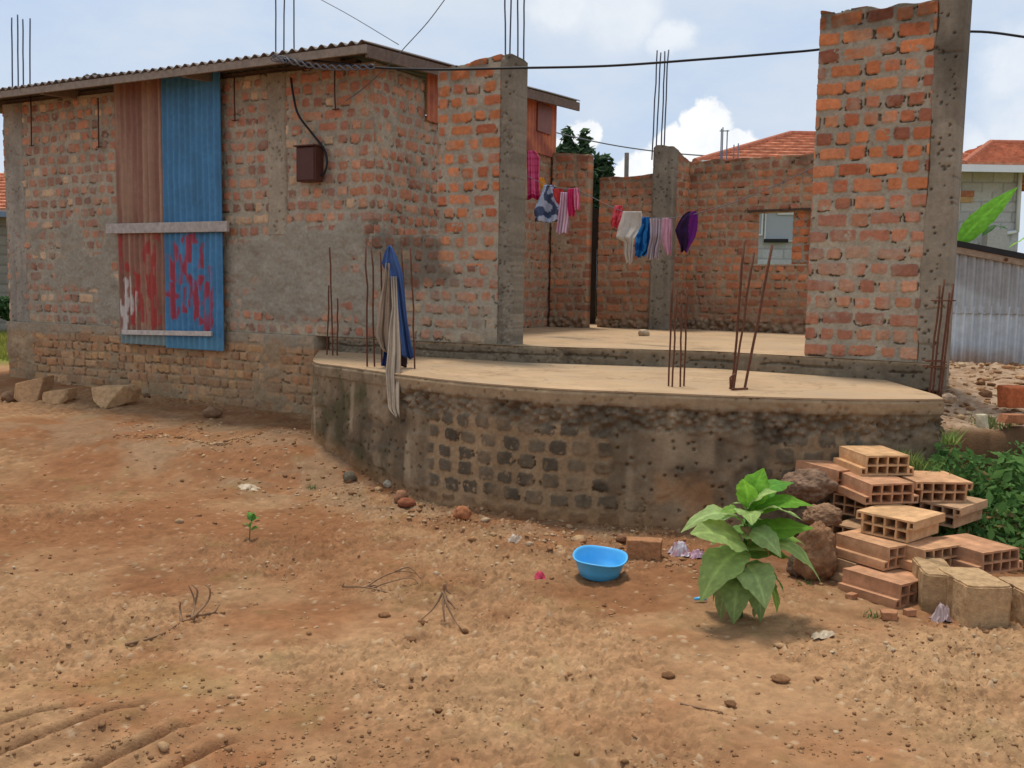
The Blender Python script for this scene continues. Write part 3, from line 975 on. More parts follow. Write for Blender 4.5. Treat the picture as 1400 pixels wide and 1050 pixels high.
# purlin along the front wall and a boarded soffit at the left end
mb = MB(); mb.box(rp(-1.2, OVH + .02, -.115), rp(cu - .5, 0) - rp(-1.2, 0), Vector((sU.x, sU.y, 0)) * .09, (0, 0, .08), C(92, 76, 66)); mb.build('purlin', M_WOOD, roof)
# small clutter lying on the sheets near the eave
for k_, px in enumerate((139, 150)):
    u_ = hit(fp(0, 0), FU, px, 100)[0]
    bm = bmesh.new(); bmesh.ops.create_icosphere(bm, subdivisions=2, radius=.055)
    for v in bm.verts: v.co = v.co * (1 + .35 * mnoise.noise(v.co * 22 + Vector((k_, 3, 1))))
    vv = [v.co + rp(u_, .3, .05) for v in bm.verts]; ff = [[v.index for v in f.verts] for f in bm.faces]; bm.free()
    tag(mesh_obj('stone', vv, ff, M_STONE, None, C(96, 88, 80)), 'small dark stone weighing down the roof sheet above the rusty tin, %s of two' % ('left' if k_ == 0 else 'right'), 'stone', 'stones on the corrugated roof')

# meter box and cables on the front wall
mu, mz = fac(431, 250); 
mbox = empty('meter_box', fp(mu, .02, mz), 'brown metal meter box fixed high on the brick front wall', 'meter box')
wbx = fac(444, 230)[0] - fac(418, 230)[0]; hbx = fac(431, 203)[1] - mz
mb = MB(); mb.box(fp(mu - wbx / 2, .02, mz), fp(wbx, 0) - fp(0, 0), Vector((FN.x, FN.y, 0)) * .13, (0, 0, hbx), C(82, 48, 40)); mb.build('case', M_BOX, mbox, bevel=.008)
mb = MB(); mb.box(fp(mu - wbx / 2 + .012, .151, mz + .012), fp(wbx - .024, 0) - fp(0, 0), Vector((FN.x, FN.y, 0)) * .012, (0, 0, hbx - .024), C(90, 54, 44)); mb.build('door', M_BOX, mbox, bevel=.005)
mb = MB(); mb.box(fp(mu - wbx / 2 - .012, .02, mz + hbx + .001), fp(wbx + .024, 0) - fp(0, 0), Vector((FN.x, FN.y, 0)) * .165, (0, 0, .014), C(74, 44, 38)); mb.build('lid', M_BOX, mbox, bevel=.004)


def wallline(pts, rad, off, name, material, label, cat):
    q = [fp(fac(a_, b_)[0], o_ if isinstance(o_, float) else off, fac(a_, b_)[1]) for (a_, b_, o_) in [(p + (off,)) if len(p) == 2 else p for p in pts]]
    mb = MB(); mb.tube(smoothline(q, 8), rad, 7)
    return tag(mb.build(name, material, None, True), label, cat)


wallline([(403, 108), (406, 130), (413, 158), (433, 185), (448, 205), (452, 222), (449, 236), (443, 242)], .012, .06, 'electric_cable', M_CABLE, 'black cable curving down the front wall into the brown meter box', 'cable')

# main supply cable: bracket under the eave, in front of the concrete column, behind the tall right wall
e0 = rp(hit(fp(0, OVH), FU, 388, 78)[0], -.02, -.08)
cp = [e0, P(440, 84, 9.5), P(510, 92, 9.2), P(600, 95, 8.9), P(700, 93, 8.62), P(830, 90, 8.45), P(960, 81, 8.4), P(1060, 73, 8.5), P(1125, 67, 8.55), P(1230, 52, 8.5), P(1330, 43, 8.3), P(1420, 53, 8.0), P(1560, 70, 7.6)]
mb = MB(); mb.tube(smoothline(cp, 8), .011, 7)
tag(mb.build('supply_cable', M_CABLE, None, True), 'thick black supply cable strung from the eave across to the tall right wall', 'cable')
mb = MB()
for ph in (0, math.pi):
    pts = []
    b0, b1 = e0, P(512, 91, 9.15)
    for i in range(70):
        t = i / 69
        p = b0.lerp(b1, t); p.z += -.04 * math.sin(t * math.pi)
        an = t * 2 * math.pi * 6 + ph
        pts.append(p + Vector((0, math.cos(an) * .02, math.sin(an) * .022)))
    mb.tube(pts, .009, 6)
for k_ in range(3):
    pts = [e0 + Vector((math.cos(i / 12 * 5.2 + k_ * 2) * (.09 - .02 * k_) - .02, -.02 - .01 * k_, math.sin(i / 12 * 5.2 + k_ * 1.3) * .026 * (1 + .3 * k_))) for i in range(13)]
    mb.tube(pts, .007, 6)
tag(mb.build('twisted_cable', M_WIRE, None, True), 'pale twisted pair of insulated wires looped below the roof corner', 'cable')
for pts, lab in (([(436, -2, 12), (480, 22, 11.4), (545, 61, 10.5)], 'thin grey wire slanting down from upper left to the roof verge'),
                 ([(612, -6, 9.0), (585, 30, 9.2), (556, 62, 9.4), (532, 88, 9.5), (500, 118, 9.6), (473, 138, 9.68)], 'thin grey wire slanting from the top down past the roof to the brick corner')):
    mb = MB(); mb.tube(smoothline([P(*p) for p in pts], 6), .0045, 6)
    tag(mb.build('wire', M_WIRE, None, True), lab, 'wire')
mb = MB(); mb.tube(smoothline([P(650, 150, 34), P(755, 180, 30), P(860, 202, 28), P(985, 214, 26), P(1150, 215, 25)], 8), .02, 6)
tag(mb.build('overhead_wire', M_WIRE, None, True), 'faint far overhead wire crossing the sky above the tree and back wall', 'wire')

# ------------------------------------------------------------------ porch, floor and curved retaining wall
front_px = ((430, 495), (465, 500), (500, 505), (550, 512), (600, 518), (650, 523), (700, 527), (750, 530.5), (800, 533), (850, 535), (900, 537), (950, 539), (1000, 541), (1050, 542.5), (1100, 544), (1150, 545), (1200, 545.5), (1250, 545.5), (1290, 545))
arc = [PZ(a_, b_, PO) for a_, b_ in front_px]
P0 = fp(fac(433, 480)[0], -.05)
arc = [Vector((P0.x, P0.y, PO)), Vector((P0.x + (arc[0].x - P0.x) * .5 - .02, (P0.y + arc[0].y) / 2, PO))] + arc
endp = arc[-1]
arc = arc + [Vector((endp.x + .06, endp.y + .25, PO)), Vector((endp.x + .12, endp.y + 1.4, PO))]
arcs = smoothline(arc[1:-2], 4)
arcs = [arc[0]] + arcs + arc[-2:]
pth, PL, PSs = polypath(arcs)
porch = empty('porch', Vector((.6, 7.2, 0)), 'raised concrete porch with a curved dark stained retaining wall', 'porch')


def upx(px):
    """arc length of the curved wall below a photo column"""
    best = None
    for i, q in enumerate(arcs[:-2]):
        d = q - CAM
        x = 700 + FPX * d.dot(_r) / d.dot(_f)
        if best is None or abs(x - px) < best[0]: best = (abs(x - px), PSs[i])
    return best[1]


us, zs, U, Z = grid(0, PL, -.3, PO - .012, .0095)
ubL, ubR = upx(592), upx(835)
stone_ = C(126, 112, 92)
h, c = concrete(U, Z, 51, C(140, 122, 100), .1, .010)
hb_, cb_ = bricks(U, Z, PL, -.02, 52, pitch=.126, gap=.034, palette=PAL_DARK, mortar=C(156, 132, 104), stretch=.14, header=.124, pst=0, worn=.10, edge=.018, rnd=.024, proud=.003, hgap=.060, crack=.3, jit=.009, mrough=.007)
bm1 = sbox(U, Z, ubL, ubR, .03, PO - .22, .025, .07, 521)
bm2 = .9 * sbox(U, Z, upx(1060), upx(1190), .45, .72, .06, .1, 523)
bm3 = .6 * sbox(U, Z, upx(820), upx(900), .02, .25, .06, .15, 525)
bm = np.clip(np.maximum(np.maximum(bm1, bm2), bm3), 0, 1)
h = lerp(h, hb_, bm); c = lerp(c, cb_, bm[..., None])
# crumbling rubble band under the rim
band = sbox(U, Z, upx(520), PL, PO - .27, PO - .10, .03, .10, 527) * ss(.30, .50, fbm(U * 1.3, Z * 2, 529, 4) + .12 * sbox(U, Z, upx(880), upx(1080), 0, 2, .2, .1, 530))
wv, wi = worley(U * 17, Z * 19, 531)
h = h + band * ((.5 - wv) * .085 - .026)
c = lerp(c, C(128, 112, 94) * (.6 + .8 * wi[..., None]), band[..., None] * .8)
# big soft-edged broken patches of render
pt = ss(.5, .56, fbm(U * 1.6, Z * 2.6, 533, 5)) * (1 - bm)
h = h + pt * .014 * (Z < PO - .2)
# rain and soot stains with a shape of their own, moss on the left corner
strk = ss(.42, .75, vn(U * 7, Z * .9, 535) * .6 + fbm(U * 2, Z * 2, 537, 4) * .5)
c = c * (1 - (.40 * strk * (1 - .5 * bm) * (Z < PO - .1))[..., None])
soot = np.maximum(sbox(U, Z, upx(925), upx(1080), .25, PO - .18, .12, .3, 539), sbox(U, Z, upx(500), upx(560), .1, .7, .1, .2, 541))
c = lerp(c, C(66, 60, 54), (.55 * soot * ss(.3, .6, fbm(U * 5, Z * 5, 543, 4)))[..., None])
moss = sbox(U, Z, -1, upx(520), .0, PO - .02, .1, .35, 545)
c = lerp(c, C(74, 74, 50), (.75 * moss * ss(.35, .65, fbm(U * 5, Z * 4, 547, 5)))[..., None])
c = lerp(c, C(164, 138, 108), (.55 * ss(PO - .11, PO - .07, Z) * ss(.1, .3, U - upx(520)))[..., None])
pale = ss(.6, .85, vn(U * 11, Z * .6, 561)) * ss(.4, .6, fbm(U * 2.2, Z * 3, 563, 4))
c = lerp(c, C(186, 166, 138), (.45 * pale * (1 - .8 * bm) * (Z < PO - .12))[..., None])
tanp = sbox(U, Z, upx(905), upx(1010), .05, .38, .1, .25, 549)
c = lerp(c, C(170, 124, 84), (.5 * tanp * ss(.4, .6, fbm(U * 4, Z * 4, 551, 4)))[..., None])
c = lerp(c, C(168, 122, 82), (.5 * ss(.16, .0, Z - G(pth(us)[0], pth(us)[1] - .05)[None, :]))[..., None])
c = c * 1.04
h = h + (fbm(U * .9, Z * .9, 553, 3) - .5) * .05 * ss(0, .2, PO - .02 - Z)
rim_ = ss(PO - .125, PO - .10, Z + .02 * (fbm(U * 4, Z, 555, 3) - .5))
h = np.where(rim_ > .5, h * .5 + .008, h) - .012 * ss(.02, 0, PO - Z - .012)
panel('retaining_wall', pth, us, zs, h, c, M_WALL, porch, None, .22)
# slab: top sheet over the curved wall
poly = [(q.x, q.y) for q in arcs]
inner = [fp(FW + .2, -.4), fp(fac(440, 470)[0], -.4)]
backy = [(endp.x + .12, endp.y + 2.2)] + [(q.x, q.y) for q in inner]
ol = poly + backy
bmz = bmesh.new()
tv = [bmz.verts.new((x, y, PO)) for x, y in ol]
fz = bmz.faces.new(tv)
bmesh.ops.triangulate(bmz, faces=[fz])
bmesh.ops.subdivide_edges(bmz, edges=bmz.edges[:], cuts=3, use_grid_fill=True)
vv = [v.co[:] for v in bmz.verts]; ff = [[v.index for v in f.verts] for f in bmz.faces]; bmz.free()
vv = np.array(vv)
if True:
    so_ = mesh_obj('slab', vv, ff, M_SLAB, porch)
    md = so_.modifiers.new('thickness', 'SOLIDIFY'); md.thickness = .011; md.offset = -1
for f_ in so_.data.polygons[:1]:
    pass
bmn = bmesh.new(); bmn.from_mesh(so_.data); bmesh.ops.recalc_face_normals(bmn, faces=bmn.faces)
if sum(f.normal.z for f in bmn.faces) < 0: bmesh.ops.reverse_faces(bmn, faces=bmn.faces)
bmn.to_mesh(so_.data); bmn.free()

# raised inner floor with a rough beam along its front
R0 = PZ(1100, 487, FL); R1 = PZ(1262, 496, FL)
RU = Vector((R1.x - R0.x, R1.y - R0.y)).normalized(); RN = Vector((RU.y, -RU.x))
cR = hit(R0, RU, 1293, 500)[0]
rpnt = lambda u, off=0.: Vector((R0.x + RU.x * u + RN.x * off, R0.y + RU.y * u + RN.y * off, FL))
bpts = [fp(fac(452, 470)[0], .03), fp(fac(600, 470)[0], .06), fp(FW + .02, .06), rpnt(-.8, .07), rpnt(.0, .07), rpnt(.7, .08), rpnt(cR + .02, .05), rpnt(cR + .03) + Vector((2.3, 5.6, 0))]
bpts = [Vector((q.x, q.y, 0)) for q in bpts]
bpts_s = [bpts[0]] + [q for i in range(1, len(bpts) - 2) for q in [bpts[i]]] + bpts[-2:]
pth2, BL, BS = polypath(bpts_s)
us, zs, U, Z = grid(0, BL, PO - .06, FL, .0105)
h, c = concrete(U, Z, 61, C(124, 112, 96), .45, .010)
h = h + (fbm(U * 4, Z * 8, 613, 4) - .5) * .03
kr = np.abs(Z - (PO + .07 + .05 * (fbm(U * 3, Z * 0, 615, 3) - .5)))
h = np.where((kr < .008) & (vn(U * 3, Z * 0, 617) > .4), h - .03, h)
c = lerp(c, C(176, 150, 118), (.4 * ss(FL - .04, FL, Z))[..., None])
panel('step_beam', pth2, us, zs, h, c, M_WALL, porch, None, .25)
fl = [(q.x, q.y) for q in bpts_s] + [(4.6, 16.5), (-1.0, 17.0), (fp(fac(452, 470)[0], -.2).x, fp(fac(452, 470)[0], -.2).y)]
bmz = bmesh.new(); tv = [bmz.verts.new((x, y, FL + .004)) for x, y in fl]
fz = bmz.faces.new(tv)
if fz.normal.z < 0: fz.normal_flip()
bmz.normal_update()
bmesh.ops.triangulate(bmz, faces=bmz.faces[:])
vv = [v.co[:] for v in bmz.verts]; ff = [[v.index for v in f.verts] for f in bmz.faces]; bmz.free()
mesh_obj('inner_floor', vv, ff, M_SLAB, porch)

# bars standing out of the porch
def stand(px, py, px2, py2, dy=0., rad=.0075, **k):
    q = PZ(px, py, PO)
    return rebar_px(porch, px, py, px2, py2, q.y, q.y + dy, rad, M_RUST, **k)


for a_ in ((447, 485, 450, 390), (455, 486, 451, 338), (461, 486, 462, 408)): stand(*a_, rad=.008, wob=.008)
for a_ in ((502, 501, 501, 338), (512, 501, 508, 338), (522, 500, 521, 343), (556, 497, 549, 338), (567, 504, 562, 338)): stand(*a_, rad=.008, wob=.012)
for a_ in ((914, 528, 919, 385), (919, 529, 925, 396), (930, 529, 932, 402), (935, 528, 940, 392)): stand(*a_, rad=.007, wob=.008)
b1 = stand(1001, 530, 1018, 330, .05, rad=.009, wob=.010); stand(1003, 531, 1031, 345, .05, rad=.008, wob=.010); b2 = stand(1018, 532, 1056, 335, .1, rad=.010, wob=.006)
mb = MB(); q = PZ(1001, 530, PO + .02); mb.tube([q + Vector((-.02, 0, 0)), q + Vector((.0, -.01, -.01)), q + Vector((.11, 0, -.005))], .009, 6); mb.build('stirrup', M_RUST, b2, True)
mb = MB(); mb.tube([q + Vector((-.01, 0, .0)), q + Vector((-.015, 0, .07)), q + Vector((.02, 0, .1))], .009, 6); mb.build('stirrup', M_RUST, b1, True)
br = None
for a_ in ((1271, 533, 1285, 390), (1276, 530, 1291, 382), (1287, 534, 1303, 388), (1284, 530, 1298, 400)): br = stand(*a_, rad=.0075, wob=.006)
q1 = PZ(1272, 533, PO); 
for (x0, y0, x1, y1) in ((1279, 411, 1306, 411), (1268, 494, 1294, 495), (1268, 502, 1294, 503)):
    a_ = P(x0, y0, q1.y - .02); b_ = P(x1, y1, q1.y - .02); bk = Vector((.03, .14, 0))
    mb = MB(); mb.tube([a_, b_, b_ + bk, a_ + bk, a_], .0055, 6); mb.build('stirrup', M_RUST, br, True)

# ------------------------------------------------------------------ tall wall on the right
def wall_thing(name, base, label, cat='wall', group=None): return empty(name, base, label, cat, group)


rw = wall_thing('brick_wall', rpnt(.7) - Vector((0, 0, .0)), 'tall free standing brick wall with a grey concrete column at its right end')
ue = hit(R0, RU, 1265, 300)[0]
zR0, zR1 = hit(R0, RU, 1122, 17)[1], hit(R0, RU, 1280, 1)[1]
us, zs, U, Z = grid(0, ue, FL, 4.2, .007)
wrn = ss(2.55, 2.3, Z)
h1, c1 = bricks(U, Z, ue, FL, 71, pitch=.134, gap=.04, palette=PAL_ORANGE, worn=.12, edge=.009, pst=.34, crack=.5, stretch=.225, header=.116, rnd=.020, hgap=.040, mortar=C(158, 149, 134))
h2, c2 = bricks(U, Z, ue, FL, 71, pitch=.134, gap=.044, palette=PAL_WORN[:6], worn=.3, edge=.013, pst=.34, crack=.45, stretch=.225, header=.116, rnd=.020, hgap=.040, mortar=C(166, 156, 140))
h = lerp(h1, h2, wrn); c = lerp(c1, c2, wrn[..., None])
tops = lerp(zR0, zR1, us / ue) + .035 * (vn(us * 8, us * 0, 715) - .6)
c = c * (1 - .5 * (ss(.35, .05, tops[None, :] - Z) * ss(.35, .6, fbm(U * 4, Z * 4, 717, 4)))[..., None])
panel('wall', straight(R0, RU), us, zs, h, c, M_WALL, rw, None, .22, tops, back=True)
a_, b_ = ue - .005, hit(R0, RU, 1304, 250)[0]
us, zs, U, Z = grid(a_ - .05, b_, PO + .002, zR1 + .06, .009)
h, c = concrete(U, Z, 73, C(142, 132, 118), .22, .007)
pour = (np.abs(((Z + .02 * fbm(U * 3, Z * 3, 731, 3)) / .28) % 1 - .5) < .03) & (vn(U * 6, Z * 2, 733) > .5)
h = np.where(pour, h - .012, h)
edge_ = a_ + .035 * (fbm(Z * 3.2, U * 0, 735, 4) - .5) * 2
hx = ss(-.012, .012, U - edge_)
h = h * hx + .010 - .045 * (1 - hx) - .015 * ss(.025, 0, b_ - U + .012 * (fbm(Z * 9, U, 737, 3) - .5))
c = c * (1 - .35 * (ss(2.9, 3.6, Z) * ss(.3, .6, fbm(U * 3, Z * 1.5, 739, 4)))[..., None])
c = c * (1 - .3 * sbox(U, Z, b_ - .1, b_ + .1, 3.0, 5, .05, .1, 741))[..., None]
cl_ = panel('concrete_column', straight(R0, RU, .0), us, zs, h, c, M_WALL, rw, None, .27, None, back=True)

# ------------------------------------------------------------------ walls at the back
def back_wall(name, pxL, pxR, YL, YR, ztopL, ztopR, seed, label, pal=PAL_BACK, cell=.0125, holes=(), z0=FL, thick=.2, stain=.5, plast=None, **kw):
    a_ = P(pxL, 450, YL); b_ = P(pxR, 450, YR)
    O_ = Vector((a_.x, a_.y)); d = Vector((b_.x - a_.x, b_.y - a_.y)); W_ = d.length; d /= W_
    us, zs, U, Z = grid(0, W_, z0, max(ztopL, ztopR) + .05, cell)
    k2 = dict(pitch=.112, gap=.034, palette=pal, worn=.32, edge=.014, pst=.4, crack=.4, mortar=C(142, 128, 112)); k2.update(kw)
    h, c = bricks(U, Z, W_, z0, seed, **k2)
    c = c * np.array([1.34, 1.26, 1.18])
    tops = lerp(ztopL, ztopR, us / W_) + .028 * (vn(us * 5, us * 0, seed + 2) - .5)
    if stain:
        c = c * (1 - stain * (ss(.42, .05, tops[None, :] - Z) * ss(.3, .55, fbm(U * 3, Z * 3, seed + 3, 4)))[..., None])
    # low damp band: greyer, dirtier
    c = lerp(c, C(118, 96, 78), (.38 * ss(1.9, 1.4, Z))[..., None])
    rub = ss(FL + .22, FL + .08, Z + .1 * (fbm(U * 3, Z * 0, seed + 5, 3) - .5))
    wv_, wi_ = worley(U * 14, Z * 14, seed + 7)
    h = h + rub * ((.5 - wv_) * .08)
    c = lerp(c, C(136, 118, 98) * (.5 + wi_[..., None]), rub[..., None] * .7)
    keep = None
    if holes:
        UC, ZC = np.meshgrid(.5 * (us[1:] + us[:-1]), .5 * (zs[1:] + zs[:-1]))
        keep = np.ones(UC.shape, bool)
        for (x0, y0, x1, y1) in holes:
            q0, z_a = hit(O_, d, x0, y0); q1_, z_b = hit(O_, d, x1, y1)
            keep &= ~((UC > q0) & (UC < q1_) & (ZC > z_b) & (ZC < z_a))
    t = empty(name, Vector(((a_.x + b_.x) / 2, (a_.y + b_.y) / 2, FL)), label, 'wall')
    panel('wall', straight(O_, d), us, zs, h, c, M_WALL, t, keep, thick, tops, back=True)
    return t, O_, d, W_


wb, WO, WD, WWd = back_wall('brick_wall', 935, 1235, 13.3, 11.45, 3.40, 3.36, 81, 'back brick wall with one small square window opening under a thin lintel', holes=((1030, 291, 1105, 361),))
# the opening: lintel board, sill
qa, za = hit(WO, WD, 1026, 290); qb, zb = hit(WO, WD, 1107, 291)
wp = lambda u, off, z: Vector((WO.x + WD.x * u + WD.y * off, WO.y + WD.y * u - WD.x * off, z))
mb = MB(); mb.box(wp(qa - .03, -.17, za - .005), wp(qb + .06, 0, 0) - wp(qa - .03, 0, 0), (WD.y * .19, -WD.x * .19, 0), (0, 0, .03), C(82, 66, 54)); mb.build('lintel', M_WOOD, wb)
qi = hit(WO, WD, 1081, 320)[0]
us, zs, U, Z = grid(qi, qb + .02, hit(WO, WD, 1090, 362)[1], za, .012)
h, c = bricks(U, Z, qb, FL, 86, palette=PAL_ORANGE[:5], pitch=.105, gap=.02, worn=.2, pst=.3)
panel('brick_infill', straight(WO, WD, -.07), us, zs, h, c, M_WALL, wb, None, .1, back=True)
qc, zc = hit(WO, WD, 1028, 362)
mb = MB(); mb.box(wp(qa + .02, -.16, zc - .012), wp(qb - .01, 0, 0) - wp(qa + .02, 0, 0), (WD.y * .172, -WD.x * .172, 0), (0, 0, .02), C(176, 158, 136)); mb.build('sill', M_WALL, wb)
# left piece with the tall column
wl, _, _, _ = back_wall('brick_wall', 815, 888, 13.45, 13.0, 3.16, 3.2, 82, 'low brick wall piece left of the slim concrete column at the back', stain=.35, pst=.85)
a_ = P(886, 450, 12.95); b_ = P(915, 450, 12.85)
O_ = Vector((a_.x, a_.y)); d_ = Vector((b_.x - a_.x, b_.y - a_.y)); Wc = d_.length; d_ /= Wc
wc = empty('concrete_pillar', Vector((a_.x, a_.y, FL)), 'slim grey concrete pillar with tall bare bars between the back brick walls', 'pillar')
pc_ = column(0, 0, FL, 3.56, name='shaft', off=.02, seed=83, base=C(132, 124, 112), honey=.1, parent=wc, O=O_, dU=d_, uu=(0, Wc), thick=.3, cell=.013)
for p0, p1, y1 in ((892, 899, 69), (897, 904, 72), (904, 909, 70), (908, 914, 68)):
    rebar_px(wc, p0, 203, p1, y1, 13.0, None, .010, M_STEEL, wob=.012, embed=.15)
wr, _, _, _ = back_wall('brick_wall', 912, 937, 12.95, 13.32, 3.54, 3.40, 84, 'narrow brick return wall beside the slim pillar with its top sloping down', pst=.3, stain=.3)
# far left brick pier near the side wall
wq, _, _, _ = back_wall('brick_wall', 751, 800, 13.25, 13.05, 3.47, 3.44, 85, 'brick wall pier at the far end of the house side wall behind the washing', stain=.25, pst=.8)
# added dark boards standing in for the unlit opening in the gap
a_ = P(790, 450, 14.6); b_ = P(830, 450, 14.5)
mb = MB()
for k_ in range(5):
    t = k_ / 5
    o_ = a_.lerp(b_, t); o_.z = FL
    mb.box(o_ + Vector((0, .004 * (k_ % 2), 0)), (b_ - a_) * .192, (0, .03, 0), (0, 0, 1.75 - .06 * (k_ % 2)), C(56, 50, 46))
tag(mb.build('dark_backing', M_WOOD, None), 'added dark boards standing in for the shade in the narrow gap between the back walls', 'dark backing')
mb = MB(); q = P(858, 253, 15); mb.tube([Vector((q.x, q.y, FL - .3)), P(857, 209, 15)], .035, 8, C(96, 86, 78)); tag(mb.build('wooden_post', M_WOOD, None, True), 'grey wooden post rising behind the low back wall', 'post')
# bare bars of another unfinished column, behind the back wall
fcage = empty('rebar_cage', Vector((P(990, 222, 19).x, 19, FL)), 'far cage of thin rebar standing up behind the back wall', 'rebar')
for p0, t in ((986, 176), (994, 178), (988, 174), (1003, 198), (1009, 196)):
    mb = MB(); a_ = P(p0, 222, 19); mb.tube([Vector((a_.x, a_.y, FL)), P(p0 + .5, t, 19)], .012, 6); mb.build('rebar', M_STEEL, fcage, True)
mb = MB(); mb.tube([P(984, 179, 19), P(997, 179, 19)], .01, 6); mb.build('stirrup', M_STEEL, fcage, True)

# small stone block lying on the inner floor
def hull(name, pts, colr, label=None, cat=None, group=None, parent=None, bev=.012, material=M_STONE):
    bm = bmesh.new()
    for p in pts: bm.verts.new(p)
    bmesh.ops.convex_hull(bm, input=bm.verts[:])
    for v in [v for v in bm.verts if not v.link_faces]: bm.verts.remove(v)
    bmesh.ops.bevel(bm, geom=bm.edges[:], offset=bev, segments=2, affect='EDGES', profile=.6)
    bm.verts.index_update()
    bmesh.ops.triangulate(bm, faces=bm.faces[:])
    bmesh.ops.subdivide_edges(bm, edges=bm.edges[:], cuts=2, use_grid_fill=True)
    for v in bm.verts:
        v.co += Vector((mnoise.noise(v.co * 19), mnoise.noise(v.co * 19 + Vector((5, 1, 2))), mnoise.noise(v.co * 19 + Vector((1, 7, 3))))) * bev * .5
    bm.verts.index_update()
    vv = [v.co[:] for v in bm.verts]; ff = [[v.index for v in f.verts] for f in bm.faces]; bm.free()
    o = mesh_obj(name, vv, ff, material, parent, colr)
    return tag(o, label, cat, group)


def chunk(px, py, wpx, hpx, colr, label, cat='stone', name='stone', seed=0, z=None, dep=.7, ang=.4, group=None, bev=None, boxy=.3):
    """an angular stone whose foot is seen at (px,py)"""
    p = PG(px, py) if z is None else PZ(px, py, z)
    sc = p.y / FPX
    w_, h_ = wpx * sc, hpx * sc
    rng = random.Random(seed + px)
    pts = []
    for ix_ in (-1, 1):
        for iy in (-1, 1):
            for iz in (0, 1):
                k = 1 - boxy * rng.random()
                x = ix_ * w_ / 2 * k; y = iy * w_ / 2 * dep * (1 - boxy * rng.random())
                pts.append((x, y, (iz * h_ * (1 - boxy * .6 * rng.random())) if iz else -h_ * .12))
    ca, sa = math.cos(ang), math.sin(ang)
    pts = [Vector((p.x + x * ca - y * sa, p.y + w_ * dep / 2 + x * sa + y * ca, p.z + z_)) for x, y, z_ in pts]
    return hull(name, pts, colr, label, cat, group, bev=bev or min(w_, h_) * .06)


def lump(px, py, wpx, hpx, colr, label, cat='rock', name='rock', seed=0, z=None, group=None, rough=.28, dep=.8, Y=None):
    """a rounded lumpy rock whose foot is seen at (px,py)"""
    p = P(px, py, Y) if Y else (PG(px, py) if z is None else PZ(px, py, z))
    sc = p.y / FPX
    bm = bmesh.new(); bmesh.ops.create_icosphere(bm, subdivisions=5 if hpx > 25 else 3, radius=1)
    off = Vector((seed * 3.1, seed * 1.7, seed))
    for v in bm.verts:
        d = v.co.normalized()
        r_ = 1 + rough * mnoise.noise(d * 1.4 + off) + rough * .45 * mnoise.noise(d * 3.6 + off) + rough * .26 * mnoise.noise(d * 9 + off) + (rough * .22 * mnoise.noise(d * 19 + off) - rough * .5 * max(0, mnoise.noise(d * 13 - off) - .25) if hpx > 25 else 0)
        q = d * r_
        for nrm, lim in ((Vector((.6, -.6, .5)), .78), (Vector((-.7, -.5, .3)), .8), (Vector((.1, -.3, 1)), .8), (Vector((0, -1, .1)), .82)):
            nn = (nrm + off * .07).normalized()
            e = q.dot(nn) - lim
            if e > 0: q -= nn * e * .8
        v.co = Vector((q.x * wpx * sc / 2, q.y * wpx * sc / 2 * dep, q.z * hpx * sc / 2))
    vv = [v.co + p + Vector((0, wpx * sc * dep * .42, hpx * sc * .44)) for v in bm.verts]; ff = [[v.index for v in f.verts] for f in bm.faces]; bm.free()
    nc = fbm(np.array([v.x for v in vv]) * 14, np.array([v.z + v.y for v in vv]) * 14, 901 + seed, 4)
    cc = np.asarray(colr) * (1 + (nc - .5)[:, None] * .7)
    o = mesh_obj(name, vv, ff, M_STONE, None, cc, True)
    return tag(o, label, cat, group)


lump(881, 460, 16, 11, C(190, 168, 138), 'small pale stone lying on the inner floor by the slim pillar', 'stone', 'stone', 3, z=FL)

# stones along the foot of the house
def stoneblock(pts_px, depth, colr, label, back=(0.1, .9, 0), bev=.012, group='loose stones along the house foot'):
    """outline seen from the front as ground/height pixels at one distance, with real depth behind"""
    Y0 = PG(*pts_px[0]).y
    fr = [P(a_, b_, Y0 + (c_ if True else 0)) for a_, b_, c_ in pts_px[1:]]
    bk = Vector(back).normalized() * depth
    return hull('stone', fr + [q + bk for q in fr], colr, label, 'stone', group, bev=bev)


